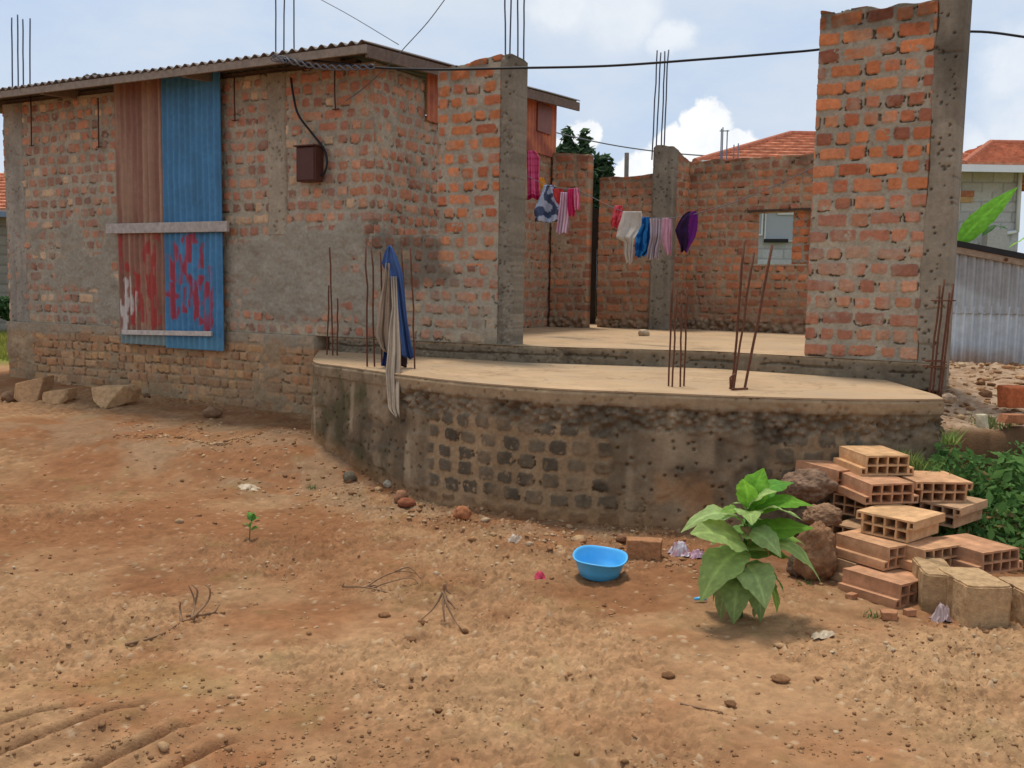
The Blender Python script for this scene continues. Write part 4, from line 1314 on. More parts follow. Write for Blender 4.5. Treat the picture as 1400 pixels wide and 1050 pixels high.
stoneblock([(150, 560), (124, 530, .05), (170, 528, .12), (127, 548, 0), (140, 561, -.02), (182, 534, .25), (176, 551, .2)], .22, C(198, 160, 118), 'pale angular building stone, rightmost of three along the house foot')
stoneblock([(38, 552), (20, 524, .1), (60, 515, .25), (18, 545, .05), (30, 553, -.02), (50, 549, .05), (58, 530, .2)], .22, C(176, 136, 98), 'tallest of three stones by the house foot, leaning block at far left')
stoneblock([(76, 553), (58, 536, .05), (94, 532, .15), (57, 550, 0), (80, 554, -.02), (93, 547, .1)], .18, C(186, 146, 106), 'small flat stone block between two bigger stones at the house foot')
lump(288, 573, 26, 18, C(140, 110, 84), 'small rounded brown stone half buried at the foundation', 'stone', 'stone', 5)
k_ = 0
for (px, py, w_, h_, cc, lb) in ((410, 610, 26, 18, C(88, 66, 56), 'dark burnt brick fragment by the porch corner'), (408, 617, 24, 10, C(190, 110, 76), 'bright orange brick fragment by the porch corner'),
                                 (405, 650, 28, 16, C(96, 74, 56), 'brown lump of laterite below the porch corner'), (437, 655, 20, 16, C(98, 78, 62), 'round brown lump beside the mossy wall foot'), (478, 660, 20, 16, C(116, 104, 86), 'mossy grey lump against the curved wall foot'),
                                 (556, 695, 26, 14, C(150, 92, 66), 'flat broken red brick at the curved wall foot'), (530, 668, 14, 12, C(206, 192, 166), 'white pebble in the rubble by the curved wall'), (548, 690, 22, 20, C(150, 108, 80), 'tan clod piled behind the broken red brick'),
                                 (632, 712, 26, 20, C(172, 112, 76), 'orange clod at the foot of the dark bricks'), (200, 545, 10, 8, C(120, 92, 70), 'tiny dark stone beside the pale angular stone'), (10, 550, 26, 16, C(130, 100, 76), 'brown stone cut off by the left picture edge'),
                                 (850, 742, 16, 10, C(140, 100, 72), 'small tan clod behind the fallen brick')):
    k_ += 1
    lump(px, py, w_, h_, cc, lb, 'stone', 'stone', 10 + k_)
chunk(882, 766, 52, 28, C(176, 126, 88), 'fallen tan brick lying at the foot of the curved wall beside the basin', 'brick', 'brick', 3, dep=.5, ang=-.15, boxy=.12)
# rubble on the bank, right of the porch
chunk(1347, 583, 20, 22, C(204, 192, 160), 'pale wedge shaped stone on the earth bank', 'stone', 'stone', 4, z=.80, dep=.9, ang=.8, boxy=.6)
chunk(1393, 555, 40, 30, C(186, 104, 66), 'large broken orange brick on the earth bank at right edge', 'brick', 'brick', 5, z=.84, ang=.2, boxy=.35)
chunk(1390, 578, 36, 12, C(176, 118, 84), 'flat reddish brick piece lying below the broken orange brick', 'brick', 'brick', 6, z=.79, ang=.1, boxy=.3)
lump(1350, 545, 18, 12, C(120, 86, 62), 'dark brown stone in the middle of the bank rubble', 'stone', 'stone', 31, z=.83)
lump(1300, 552, 22, 14, C(178, 150, 122), 'tan stone beside the foot of the right hand bars', 'stone', 'stone', 32, z=.85)
chunk(1264, 645, 26, 44, C(140, 116, 88), 'upright pale stump of concrete against the wall end above the hollow blocks', 'stone', 'stone', 7, z=.34, dep=.8, ang=.2, boxy=.25)

# ------------------------------------------------------------------ laundry
line = [P(719, 240, 11.2), P(745, 252, 10.9), P(770, 258, 10.65), P(790, 260, 10.45), P(838, 284, 9.95), P(870, 294, 9.65), P(900, 298, 9.4), P(935, 296, 9.15), P(1000, 278, 8.85), P(1060, 254, 8.6), P(1118, 226, 8.42)]
mb = MB(); mb.tube(smoothline(line, 6), .004, 5)
tag(mb.build('clothesline', M_WIRE, None, True), 'thin clothesline sagging from the house side wall to the tall right wall', 'clothesline')


def cloth(name, rows, Y, colf, label, cat, fold=.02, nf=2.5, seed=0, back=.035, backlen=.8, group='washing on the clothesline', parent=None, material=M_CLOTH, nu=24, nv=40, dY=0., dT=0.):
    """a garment hung over the line: front leaf, fold and back leaf, in real folds. rows = (py, pxl, pxr)"""
    r_ = np.array(rows, float)
    if group and 'line' in group and Y > 10.2 and 'towel' not in name:
        mx_ = (r_[0, 1] + r_[0, 2]) / 2
        r_[:, 1:] = mx_ + (r_[:, 1:] - mx_) * 1.3; r_[:, 0] = r_[0, 0] + (r_[:, 0] - r_[0, 0]) * 1.12
    ys_ = r_[:, 0]
    V = []; cc = []
    rows_t = [(1, t) for t in np.linspace(backlen, 0, int(nv * .6))] + [(0, t) for t in np.linspace(0, 1, nv)]
    for side, t in rows_t:
        py = ys_[0] + (ys_[-1] - ys_[0]) * t
        xl = np.interp(py, ys_, r_[:, 1]); xr = np.interp(py, ys_, r_[:, 2])
        for i in range(nu):
            s = i / (nu - 1)
            ed = .6 * math.sin(s * 40 + seed) * (1 if side == 0 else -1)
            px = xl + (xr - xl) * s
            sh_ = math.sin(s * nf * 6.283 + seed + .8 * math.sin(t * 3 + seed)) + .5 * math.sin(s * nf * 15 + seed * 2 + t * 2)
            dy = fold * sh_ * (.25 + .75 * t) + fold * .7 * mnoise.noise(Vector((s * 3, t * 4, seed)))
            amt = back * (t ** .5) * (.3 + .7 * math.sin(math.pi * min(1, t + .1)) if side else 0)
            py2 = py + (1.5 * math.sin(s * 9 + seed) * t if t > .7 else 0)
            V.append(P(px, py2, Y + dY * s + dT * t + (dy if not side else .004 + amt + dy * .6)))
            cc.append(colf(s, t))
    nr = len(rows_t)
    F = [(j * nu + i, j * nu + i + 1, (j + 1) * nu + i + 1, (j + 1) * nu + i) for j in range(nr - 1) for i in range(nu - 1)]
    o = mesh_obj(name, [v[:] for v in V], F, material, parent, np.array(cc), True)
    md = o.modifiers.new('thickness', 'SOLIDIFY'); md.thickness = .003; md.offset = 0
    if parent is None: tag(o, label, cat, group)
    return o


def flat(*c_): return lambda s, t: c_ and C(*c_)


def stripes(c1, c2, k, horiz=False):
    a_, b_ = C(*c1), C(*c2)
    return lambda s, t: a_ if (math.sin((t if horiz else s) * k * 6.283) > 0) else b_


def blotch(c1, c2, k, sd):
    a_, b_ = C(*c1), C(*c2)
    return lambda s, t: a_ if mnoise.noise(Vector((s * k, t * k * 1.5, sd))) > 0 else b_


def plaid(s, t):
    a_, b_ = C(226, 110, 150), C(206, 62, 110)
    k = .5 * (math.sin(s * 30) > .2) + .5 * (math.sin(t * 46) > .5)
    q = lerp(a_, b_, k)
    return q if t < .9 else C(176, 36, 84)


cloth('towel', [(206, 721, 731), (215, 720, 738), (245, 721, 737), (272, 721, 739)], 11.75, plaid, 'pink checked towel hanging beside the concrete column', 'towel', .03, 1.5, 1)
cloth('shorts', [(243, 738, 742), (255, 739, 747), (276, 741, 746)], 11.05, flat(232, 160, 60), 'small orange yellow cloth between the pink towel and pale blue shirt', 'cloth', .015, 1, 2)
cloth('shirt', [(253, 745, 756), (262, 743, 760), (275, 738, 764), (284, 735, 765), (298, 736, 762)], 10.85, blotch((196, 208, 228), (84, 96, 124), 3.2, 3), 'pale blue and navy patterned shirt on the left run of the line', 'shirt', .03, 2, 3)
cloth('cloth', [(258, 757, 768), (266, 758, 768), (276, 761, 767)], 10.72, flat(214, 78, 76), 'small red cloth tucked behind the pale striped trousers', 'cloth', .015, 1.2, 4)
cloth('trousers', [(263, 768, 778), (275, 767, 778), (295, 765, 777), (313, 763, 775)], 10.6, stripes((232, 214, 224), (200, 150, 178), 4), 'pale striped trousers with pink hem hanging left of two pink pieces', 'trousers', .02, 1.5, 5)
cloth('top', [(258, 778, 784), (268, 777, 786), (280, 777, 786), (291, 778, 784)], 10.5, flat(222, 60, 116), 'deep pink top hanging near the end of the brick pier', 'top', .02, 1.5, 6)
cloth('top', [(257, 785, 790), (268, 785, 792), (283, 786, 791)], 10.46, stripes((236, 160, 184), (222, 96, 130), 2), 'little light pink top, last piece before the gap in the line', 'top', .015, 1, 7)
cloth('cloth', [(281, 841, 851), (292, 838, 852), (303, 835, 849), (311, 836, 846)], 9.92, blotch((214, 66, 76), (236, 110, 120), 4, 8), 'red cloth pegged at the left end of the white shirt', 'cloth', .02, 2, 8)
cloth('shirt', [(289, 852, 877), (300, 849, 879), (312, 845, 879), (317, 844, 875), (325, 842, 868), (328, 848, 867), (331, 853, 866), (346, 853, 865), (360, 857, 864)], 9.72, flat(214, 206, 194), 'cream white child shirt hanging on the line', 'shirt', .025, 2.2, 9, dY=-.2)
cloth('shirt', [(297, 878, 889), (308, 877, 889), (322, 870, 889), (334, 868, 890), (344, 868, 888), (351, 868, 880)], 9.5, blotch((50, 128, 190), (28, 88, 156), 4, 10), 'bright blue patterned shirt beside the cream shirt', 'shirt', .03, 2, 10)
cloth('leggings', [(299, 888, 907), (310, 889, 906), (325, 889, 905), (340, 886, 901), (354, 884, 900)], 9.38, stripes((206, 196, 200), (168, 150, 156), 4.5), 'greyish white striped leggings between the blue shirt and pink cloth', 'leggings', .03, 2.5, 11)
cloth('cloth', [(298, 906, 919), (315, 905, 919), (335, 906, 918), (348, 911, 917)], 9.28, stripes((222, 178, 192), (206, 152, 172), 3), 'pale pink cloth hanging just left of the purple garment', 'cloth', .02, 1.5, 12)
cloth('jacket', [(289, 942, 952), (294, 934, 954), (305, 927, 954), (315, 923, 953), (325, 926, 950), (335, 930, 944), (344, 931, 940)], 9.1, (lambda s, t: C(112, 44, 126) if s > .45 + .3 * t else C(54, 36, 66)), 'dark purple garment, rightmost on the clothesline', 'garment', .04, 1.2, 13)

# jacket thrown over the bars on the porch edge
jb = PZ(535, 502, PO)
jk = empty('jacket', jb, 'worn blue and beige jacket draped over rusty bars at the porch edge', 'jacket')
yj = jb.y - .03
cloth('shell', [(336, 531, 535), (345, 526, 540), (360, 522, 546), (372, 528, 550), (400, 536, 553), (440, 542, 557), (470, 545, 562), (486, 546, 566), (490, 553, 566)], yj, (lambda s, t: C(88, 116, 168) if s > .2 else C(68, 90, 138)), None, None, .035, 1.6, 21, .05, .9, parent=jk)
cloth('lining', [(360, 527, 533), (385, 524, 534), (420, 518, 534), (455, 514, 534), (462, 515, 535), (478, 522, 533), (482, 528, 532)], yj - .02, flat(178, 158, 136), None, None, .03, 1.8, 22, .03, .9, parent=jk)
cloth('sleeve', [(378, 534, 542), (420, 536, 544), (450, 532, 546), (480, 530, 548), (510, 527, 548), (535, 529, 547), (560, 531, 547), (572, 541, 547)], yj - .03, flat(178, 160, 140), None, None, .03, 2.4, 23, .02, .6, parent=jk, dT=PZ(537, 510, PO).y - .26 - (yj - .03))
cloth('collar', [(372, 529, 536), (420, 532, 540), (470, 527, 545), (488, 524, 556), (501, 522, 556)], yj + .03, (lambda s, t: C(58, 78, 132) if s < .4 else C(64, 52, 48)), None, None, .03, 2.2, 24, .03, .9, parent=jk)

# ------------------------------------------------------------------ basin
bp_ = PG(819, 788)
br_ = 37.5 * bp_.y / FPX
prof = [(.62, 0), (.70, .004), (.745, .03), (.84, .30), (.95, .62), (.985, .66), (1.0, .68), (1.03, .70), (1.03, .735), (1.0, .745), (.965, .735), (.93, .66), (.81, .33), (.71, .055), (.62, .03), (.0, .028)]
V = []; F = []; NS_ = 64
for (r_, z_) in prof:
    for k in range(NS_):
        an = 2 * math.pi * k / NS_
        rr = r_ * br_ * (1 + .012 * math.sin(2 * an))
        V.append((math.cos(an) * rr, math.sin(an) * rr, z_ * br_ + (.006 * math.sin(3 * an + 1) if z_ > .6 else 0)))
for i in range(len(prof) - 1):
    for k in range(NS_):
        F.append((i * NS_ + k, i * NS_ + (k + 1) % NS_, (i + 1) * NS_ + (k + 1) % NS_, (i + 1) * NS_ + k))
F.append(tuple(range(NS_ - 1, -1, -1)))
basin = mesh_obj('basin', V, F, M_BASIN, None, smooth=True, local=True)
basin.location = (bp_.x, bp_.y, gh(np.array([bp_.x]), np.array([bp_.y]))[0] + .004); basin.rotation_euler = (R(6.5), R(1.5), 0)
tag(basin, 'round sky blue plastic basin standing on the bare ground', 'basin')

# ------------------------------------------------------------------ big leafy weed
def leaf_mesh(base, tip, arch, width, colr, mb, wav=0., twist=0., nl=22, nw=11, fold=.25):
    base = Vector(base); tip = Vector(tip)
    d = tip - base; Ln = d.length
    fw = d.normalized()
    side = fw.cross(Vector((0, 0, 1)))
    if side.length < .1: side = Vector((1, 0, 0))
    side.normalize()
    side = Matrix.Rotation(twist, 3, fw) @ side
    up = side.cross(fw).normalized()
    V = []; cc = []
    for i in range(nl):
        t = i / (nl - 1)
        cpos = base + d * t + up * arch * Ln * (4 * t * (1 - t)) * (1 - .3 * t)
        wd = width * 1.22 * (math.sin(math.pi * min(1, .06 + t * .94) ** .80) ** .85) * (1 - .15 * t) if t < .999 else .002
        wd = max(wd, .004)
        for j in range(nw):
            s = (j / (nw - 1) - .5) * 2
            e = abs(s)
            q = cpos + side * s * wd + up * (fold * wd * e - .18 * wd * e * e) + up * wav * wd * math.sin(t * 15 + s * 2) * e
            q += up * (.055 * wd * math.cos((t * 8.5 - e * 1.1) * 6.283) * min(1, e * 3) * (1 - e * .5)) + side * (.05 * wd * math.sin(t * 37 + s * 3) * (e > .95)) + up * .05 * wd * mnoise.noise(q * 30)
            V.append(q)
            k = 1.0
            vein = 1.35 if e < .05 else (1.16 if abs((t * 8.5 - e * 1.1) % 1 - .5) < .1 else .96)
            cc.append(np.asarray(colr) * vein)
    F = [(a * nw + b, a * nw + b + 1, (a + 1) * nw + b + 1, (a + 1) * nw + b) for a in range(nl - 1) for b in range(nw - 1)]
    mb.add(V, F, np.array(cc))


pb = PG(1012, 846)
plant = empty('leafy_weed', pb, 'tall broad leaved green weed growing beside the hollow blocks', 'plant')
Yp = pb.y
stem = [pb - Vector((0, 0, .03)), P(1013, 800, Yp), P(1018, 750, Yp + .01), P(1022, 705, Yp), P(1028, 665, Yp)]
mb = MB(); mb.tube(smoothline(stem, 5), list(np.linspace(.014, .005, 21)), 8, C(96, 128, 66)); mb.build('stem', M_LEAF, plant, True)
g1, g2, g3, g4 = C(140, 174, 84), C(168, 194, 116), C(172, 196, 126), C(126, 176, 62)
LV = [((1026, 690, 0), (1044, 640, .04), .05, .070, g4, .3), ((1022, 695, -.02), (1016, 655, -.10), .10, .055, g4, -.2), ((1028, 688, .03), (1085, 660, .12), .16, .060, C(110, 166, 70), .2),
      ((1020, 700, .04), (1001, 688, .02), .30, .030, g2, .1), ((1026, 700, .02), (1112, 692, .05), .16, .060, C(120, 172, 60), .35), ((1024, 706, -.02), (1098, 712, -.05), .20, .085, g3, -.25), ((1020, 705, -.03), (1028, 718, -.24), .20, .060, g2, .0),
      ((1020, 735, 0), (1112, 722, -.04), .10, .070, C(112, 156, 56), .5), ((1018, 715, 0), (931, 728, -.04), .26, .080, g3, -.1), ((1016, 742, -.02), (944, 730, -.18), .12, .105, g2, -.55), ((1016, 752, -.03), (958, 823, -.16), .22, .095, g2, -.25),
      ((1020, 750, 0), (1122, 796, -.06), .30, .075, g2, .2), ((1016, 772, -.03), (1047, 832, -.24), .26, .090, g3, .1), ((1014, 790, -.02), (1003, 853, -.18), .35, .075, C(140, 164, 100), 0), ((1018, 775, .05), (1072, 812, .02), .25, .070, C(122, 156, 86), .1),
      ((1014, 785, .05), (975, 822, .08), .25, .070, C(122, 156, 86), 0), ((1022, 720, .08), (1060, 735, .22), .2, .07, C(116, 156, 80), .2), ((1018, 730, .08), (975, 745, .24), .2, .07, C(116, 156, 80), -.1),
      ((1024, 695, -.02), (1062, 672, -.12), .15, .055, g2, .4), ((1018, 728, -.04), (1068, 762, -.16), .25, .07, g3, .3), ((1016, 760, .02), (1085, 768, .05), .2, .075, C(112, 150, 74), .2), ((1014, 792, -.02), (1040, 850, -.10), .3, .06, C(134, 158, 96), .2), ((1014, 770, .02), (962, 775, .08), .2, .07, C(114, 154, 80), -.2), ((1020, 712, .02), (985, 700, -.10), .2, .05, g1, -.3),
      ((1018, 780, .0), (985, 848, -.06), .25, .065, C(138, 150, 96), -.1), ((1016, 780, .02), (1062, 838, .06), .25, .065, g1, .1), ((1016, 800, .0), (1028, 856, -.02), .2, .05, C(150, 150, 104), .1), ((1020, 745, .05), (1100, 745, .14), .2, .075, g1, .3), ((1018, 760, .06), (960, 800, .16), .2, .08, g1, -.2), ((1022, 690, .05), (1048, 700, .20), .2, .06, g1, .3), ((1026, 672, .0), (1030, 648, .10), .1, .045, g4, .6)]
for (b_, t_, ar, wd, cc, tw) in LV:
    mb = MB(); mb.tube([P(b_[0], b_[1] + 6, Yp), P(b_[0], b_[1], Yp + b_[2] * .3)], .004, 5, C(120, 150, 80))
    leaf_mesh(P(b_[0], b_[1], Yp + b_[2] * .3), P(t_[0], t_[1], Yp + t_[2]), ar, wd, cc, mb, .10, tw)
    mb.build('leaf', M_LEAF, plant, True)
for (px, py, dy) in ((1036, 735, -.06), (1012, 720, -.04), (1006, 770, -.08)):
    mb = MB(); p_ = P(px, py, Yp + dy)
    leaf_mesh(p_, p_ + Vector((.05, -.02, -.09)), .3, .03, C(160, 130, 96), mb, .2, .3); mb.build('dry_leaf', M_LEAF, plant, True)

sp = PG(341, 738)
seed_ = empty('seedling', sp, 'single small green seedling sprouting from the bare earth', 'plant')
mb = MB(); mb.tube([sp - Vector((0, 0, .02)), P(342, 720, sp.y), P(345, 706, sp.y)], .003, 6, C(110, 130, 70)); mb.build('stem', M_LEAF, seed_, True)
for (b_, t_, wd) in (((342, 722), (330, 716), .018), ((343, 718), (354, 708), .02), ((344, 712), (340, 700), .018), ((342, 726), (353, 722), .016), ((345, 708), (350, 700), .014)):
    mb = MB(); leaf_mesh(P(*b_, sp.y), P(*t_, sp.y - .02), .2, wd * 1.7, C(110, 160, 80), mb, .1, .3, 7, 5); mb.build('leaf', M_LEAF, seed_, True)

# ------------------------------------------------------------------ pile of hollow clay blocks
def hollow_block(colr, flange=True, w_=.285, h_=.125, Ln=.36, seed=0):
    wt, fl_ = .011, .034
    xs_ = [-w_ / 2 - fl_, -w_ / 2 - fl_ + .008, -w_ / 2 - .004]
    cw = (w_ - 5 * wt) / 4
    x = -w_ / 2
    for i in range(4):
        xs_ += [x, x + wt]; x += wt + cw
    xs_ += [x, x + wt, x + wt + .004, w_ / 2 + fl_ - .008, w_ / 2 + fl_]
    xs_ = sorted(set(round(q, 5) for q in xs_))
    ch = (h_ - 3 * wt) / 2
    zs_ = [0, wt, wt + ch * .62, wt + ch * .62 + .009, wt + ch, 2 * wt + ch, 2 * wt + 2 * ch, h_]
    nx_, nz_ = len(xs_) - 1, len(zs_) - 1
    sol = np.zeros((nx_, nz_), bool)
    for i in range(nx_):
        xm = (xs_[i] + xs_[i + 1]) / 2
        for j in range(nz_):
            zm = (zs_[j] + zs_[j + 1]) / 2
            if abs(xm) > w_ / 2:
                if not flange: continue
                low = zm < zs_[3]
                if not low: continue
                ins = (abs(xm) > w_ / 2 + .004 and abs(xm) < w_ / 2 + fl_ - .008) and (zm > wt and zm < zs_[2])
                sol[i, j] = not ins
            else:
                k = (xm + w_ / 2) % (wt + cw)
                inx = k > wt
                inz = (wt < zm < wt + ch) or (2 * wt + ch < zm < 2 * wt + 2 * ch)
                sol[i, j] = not (inx and inz)
    V = []; vid = {}; F = []
    def vt(i, j, b):
        key = (i, j, b)
        if key not in vid:
            vid[key] = len(V); V.append((xs_[i], Ln * b, zs_[j]))
        return vid[key]
    rng = random.Random(seed)
    for i in range(nx_):
        for j in range(nz_):
            if not sol[i, j]: continue
            F.append((vt(i, j, 0), vt(i + 1, j, 0), vt(i + 1, j + 1, 0), vt(i, j + 1, 0)))
            F.append((vt(i, j, 1), vt(i, j + 1, 1), vt(i + 1, j + 1, 1), vt(i + 1, j, 1)))
            for (di, dj, e) in ((-1, 0, ((i, j), (i, j + 1))), (1, 0, ((i + 1, j + 1), (i + 1, j))), (0, -1, ((i + 1, j), (i, j))), (0, 1, ((i, j + 1), (i + 1, j + 1)))):
                a, b = i + di, j + dj
                if not (0 <= a < nx_ and 0 <= b < nz_) or not sol[a, b]:
                    F.append((vt(*e[0], 0), vt(*e[1], 0), vt(*e[1], 1), vt(*e[0], 1)))
    V = np.array(V)
    V = V + np.array([[mnoise.noise(Vector(v) * 21 + Vector((seed, 0, 0))), mnoise.noise(Vector(v) * 33 + Vector((0, seed, 0))) * 1.6, mnoise.noise(Vector(v) * 17 + Vector((0, 0, seed)))] for v in V]) * .0038
    xr_ = {}
    cc = np.array([np.asarray(colr) * (xr_.setdefault((round(v[0], 2), round(v[2], 2)), .82 + .34 * rng.random())) for v in V])
    return mesh_obj('hollow_block', V, F, M_CLAY, None, cc, False, local=True)


BC = [C(202, 158, 114), C(184, 136, 102), C(192, 146, 108), C(178, 142, 108), C(196, 152, 110)]
BG = 'hollow clay blocks in the pile'
# px,py of the front bottom edge, z of bed, turn, upside down, colour, label
BL_ = [(1213, 650, .52, 8, 0, 0, 'tan hollow clay block lying on top of the whole pile'),
       (1219, 689, .39, 10, 0, 1, 'reddish hollow clay block directly under the topmost block, cells facing out'),
       (1290, 687, .39, 3, 1, 2, 'upside down hollow clay block beside the reddish one under the topmost block'),
       (1166, 668, .405, 28, 0, 1, 'hollow clay block poking out to the left behind the topmost block'),
       (1208, 735, .26, -50, 1, 0, 'turned tan hollow block with grooved top, cells facing the rocks'),
       (1272, 716, .262, -50, 1, 3, 'turned grey tan hollow block with smooth end facing the green plants'),
       (1288, 779, .13, 26, 0, 2, 'hollow clay block behind the left solid block, grooved top sloping into the pile'),
       (1368, 783, .13, 24, 0, 1, 'rightmost hollow clay block behind the solid blocks, cells facing forward'),
       (1166, 750, .13, -48, 0, 3, 'hollow clay block beside the large brown rock, second from the ground'),
       (1168, 706, .262, -42, 0, 3, 'dark celled hollow block between the rocks and the tan grooved block'),
       (1252, 826, .0, 34, 0, 1, 'lowest hollow clay block at the front left foot of the pile'),
       (1190, 796, .0, 32, 0, 3, 'ground level hollow block in the shade beside the large brown rock'),
       (1236, 775, .13, 32, 0, 2, 'hollow block with long ledge resting on the front left foot block'),
       (1345, 735, .131, 24, 0, 2, 'hollow block in the pile rear edge against the green plants')]
for k_, (px, py, z0, an, inv, ci, lb) in enumerate(BL_):
    o = hollow_block(BC[ci], True, seed=k_)
    p_ = PZ(px, py, z0)
    o.location = p_ + Vector((0, 0, .0))
    o.rotation_euler = (R(random.uniform(-1.2, 1.2)), R(180 if inv else 0) + R(random.uniform(-1, 1)), R(an))
    if inv: o.location.z += .125
    tag(o, lb, 'hollow block', BG)

for k_, (px, py, w_, h_, lb) in enumerate(((1218, 848, 26, 12, 'broken shard of hollow clay block lying in front of the pile'), (1246, 842, 16, 9, 'small orange clay shard near the left solid block'), (1166, 822, 20, 10, 'flat clay shard on the soil between boulder and pile'))):
    chunk(px, py, w_, h_, C(186, 132, 96), lb, 'shard', 'clay_shard', 80 + k_, dep=.7, ang=.5 * k_ - .3, boxy=.4)
# solid interlocking blocks in front
def solid_block(px, py, w_, d_, h_, an, colr, label, seed):
    p_ = PG(px, py)
    ch, nt_ = .022, .018
    ol_ = [(-w_ / 2 + ch, 0), (w_ / 2 - ch, 0), (w_ / 2, ch), (w_ / 2, d_ * .42), (w_ / 2 - nt_, d_ * .46), (w_ / 2 - nt_, d_ * .54), (w_ / 2, d_ * .58), (w_ / 2, d_ - ch), (w_ / 2 - ch, d_), (-w_ / 2 + ch, d_), (-w_ / 2, d_ - ch), (-w_ / 2, d_ * .58), (-w_ / 2 + nt_, d_ * .54), (-w_ / 2 + nt_, d_ * .46), (-w_ / 2, d_ * .42), (-w_ / 2, ch)]
    bm = bmesh.new()
    b_ = [bm.verts.new((x, y, 0)) for x, y in ol_]
    t_ = [bm.verts.new((x, y, h_)) for x, y in ol_]
    bm.faces.new(list(reversed(b_))); bm.faces.new(t_)
    k = len(ol_)
    for i in range(k): bm.faces.new((b_[i], b_[(i + 1) % k], t_[(i + 1) % k], t_[i]))
    bmesh.ops.bevel(bm, geom=[e for e in bm.edges if abs(e.verts[0].co.z - e.verts[1].co.z) < 1e-4], offset=.008, segments=2, affect='EDGES')
    bmesh.ops.triangulate(bm, faces=bm.faces[:])
    bmesh.ops.subdivide_edges(bm, edges=[e for e in bm.edges if e.calc_length() > .05], cuts=4, use_grid_fill=True)
    for v in bm.verts:
        v.co += Vector((mnoise.noise(v.co * 28 + Vector((seed, 0, 0))), mnoise.noise(v.co * 28 + Vector((0, seed, 0))), mnoise.noise(v.co * 28 + Vector((0, 0, seed))))) * .0045
    bm.verts.index_update()
    V = np.array([v.co[:] for v in bm.verts]); F = [[v.index for v in f.verts] for f in bm.faces]; bm.free()
    nc = fbm(V[:, 0] * 9 + V[:, 1] * 7, V[:, 2] * 9, 950 + seed, 4)
    cc = lerp(np.asarray(colr)[None], C(112, 92, 66)[None], ss(.45, .7, nc)[:, None] * .5)
    o = mesh_obj('solid_block', V, F, M_STONE, None, cc, False, local=True)
    o.location = (p_.x, p_.y, gh(np.array([p_.x]), np.array([p_.y]))[0] - .012); o.rotation_euler = (0, 0, R(an))
    return tag(o, label, 'building block', 'solid building blocks in front of the pile')


solid_block(1352, 858, .235, .34, .225, 3, C(196, 160, 118), 'middle solid tan building block standing upright in front of the pile', 1)
solid_block(1285, 838, .17, .34, .215, -12, C(186, 152, 112), 'left solid building block leaning against the pile, grooved side showing', 2)
solid_block(1427, 862, .20, .28, .19, 4, C(190, 154, 114), 'solid building block cut off by the right picture edge', 3)

lump(1112, 688, 68, 46, C(140, 112, 90), 'brown laterite rock on top of the rock heap beside the hollow blocks', 'rock', 'rock', 41, z=.36)
lump(1130, 722, 52, 32, C(150, 116, 88), 'flattish pale brown rock wedged in the middle of the rock heap', 'rock', 'rock', 42, z=.26)
lump(1120, 798, 60, 86, C(146, 108, 78), 'large orange brown boulder beside the leafy weed', 'rock', 'rock', 43)
lump(1096, 792, 34, 40, C(112, 90, 72), 'dark brown rock half hidden behind the weed', 'rock', 'rock', 44)
lump(1095, 745, 52, 60, C(116, 94, 76), 'shaded brown rock at the back of the rock heap by the wall', 'rock', 'rock', 45)
lump(1206, 812, 34, 24, C(150, 128, 96), 'grey tan stone on the ground under the overhanging hollow blocks', 'rock', 'rock', 46)

# ------------------------------------------------------------------ litter
def scrap(px, py, wpx, hpx, c1, label, cat='litter', seed=0, name='plastic_bag', c2=None):
    p_ = PG(px, py); sc = p_.y / FPX
    nx_, ny_ = 11, 9
    V = []; cc = []
    for j in range(ny_):
        for i in range(nx_):
            s, t = i / (nx_ - 1) - .5, j / (ny_ - 1) - .5
            rr = 1 + .4 * mnoise.noise(Vector((s * 5, t * 5, seed)))
            x = s * wpx * sc * rr; y = t * wpx * sc * .8 * rr
            z = hpx * sc * max(0, .9 - 3.2 * (s * s + t * t)) * (1 + .9 * mnoise.noise(Vector((s * 9, t * 9, seed + 4)))) + .004
            V.append((p_.x + x, p_.y + y + wpx * sc * .4, gh(np.array([p_.x + x]), np.array([p_.y + y]))[0] + z))
            cc.append(C(*c1) if not c2 or mnoise.noise(Vector((s * 6, t * 6, seed + 9))) > -.05 else C(*c2))
    F = [(j * nx_ + i, j * nx_ + i + 1, (j + 1) * nx_ + i + 1, (j + 1) * nx_ + i) for j in range(ny_ - 1) for i in range(nx_ - 1)]
    o = mesh_obj(name, V, F, M_TRASH, None, np.array(cc), False)
    md = o.modifiers.new('thickness', 'SOLIDIFY'); md.thickness = .002
    return tag(o, label, cat)


scrap(932, 764, 30, 20, (214, 204, 206), 'crumpled whitish plastic bag by the wall left of the weed', seed=1, c2=(196, 140, 150))
scrap(955, 767, 20, 12, (216, 176, 190), 'small pinkish plastic scrap touching the weed', seed=2, c2=(190, 150, 160), name='plastic_scrap')
scrap(738, 792, 15, 9, (214, 70, 96), 'bright pink plastic scrap on the ground left of the basin', seed=3, name='plastic_scrap')
scrap(1292, 850, 26, 26, (206, 184, 180), 'crumpled pale pink rag in front of the solid blocks', seed=4, name='rag', c2=(176, 150, 146))
scrap(704, 742, 18, 10, (206, 184, 160), 'pale crumpled paper scrap on the rubble by the curved wall', seed=5, name='paper_scrap')
scrap(335, 672, 30, 6, (206, 182, 150), 'flat pale scrap lying on the soil above the seedling', seed=6, name='paper_scrap')
scrap(1128, 874, 30, 6, (202, 180, 150), 'flat pale dried leaf litter in front of the weed', seed=7, name='dry_leaf')
p_ = PG(957, 822)
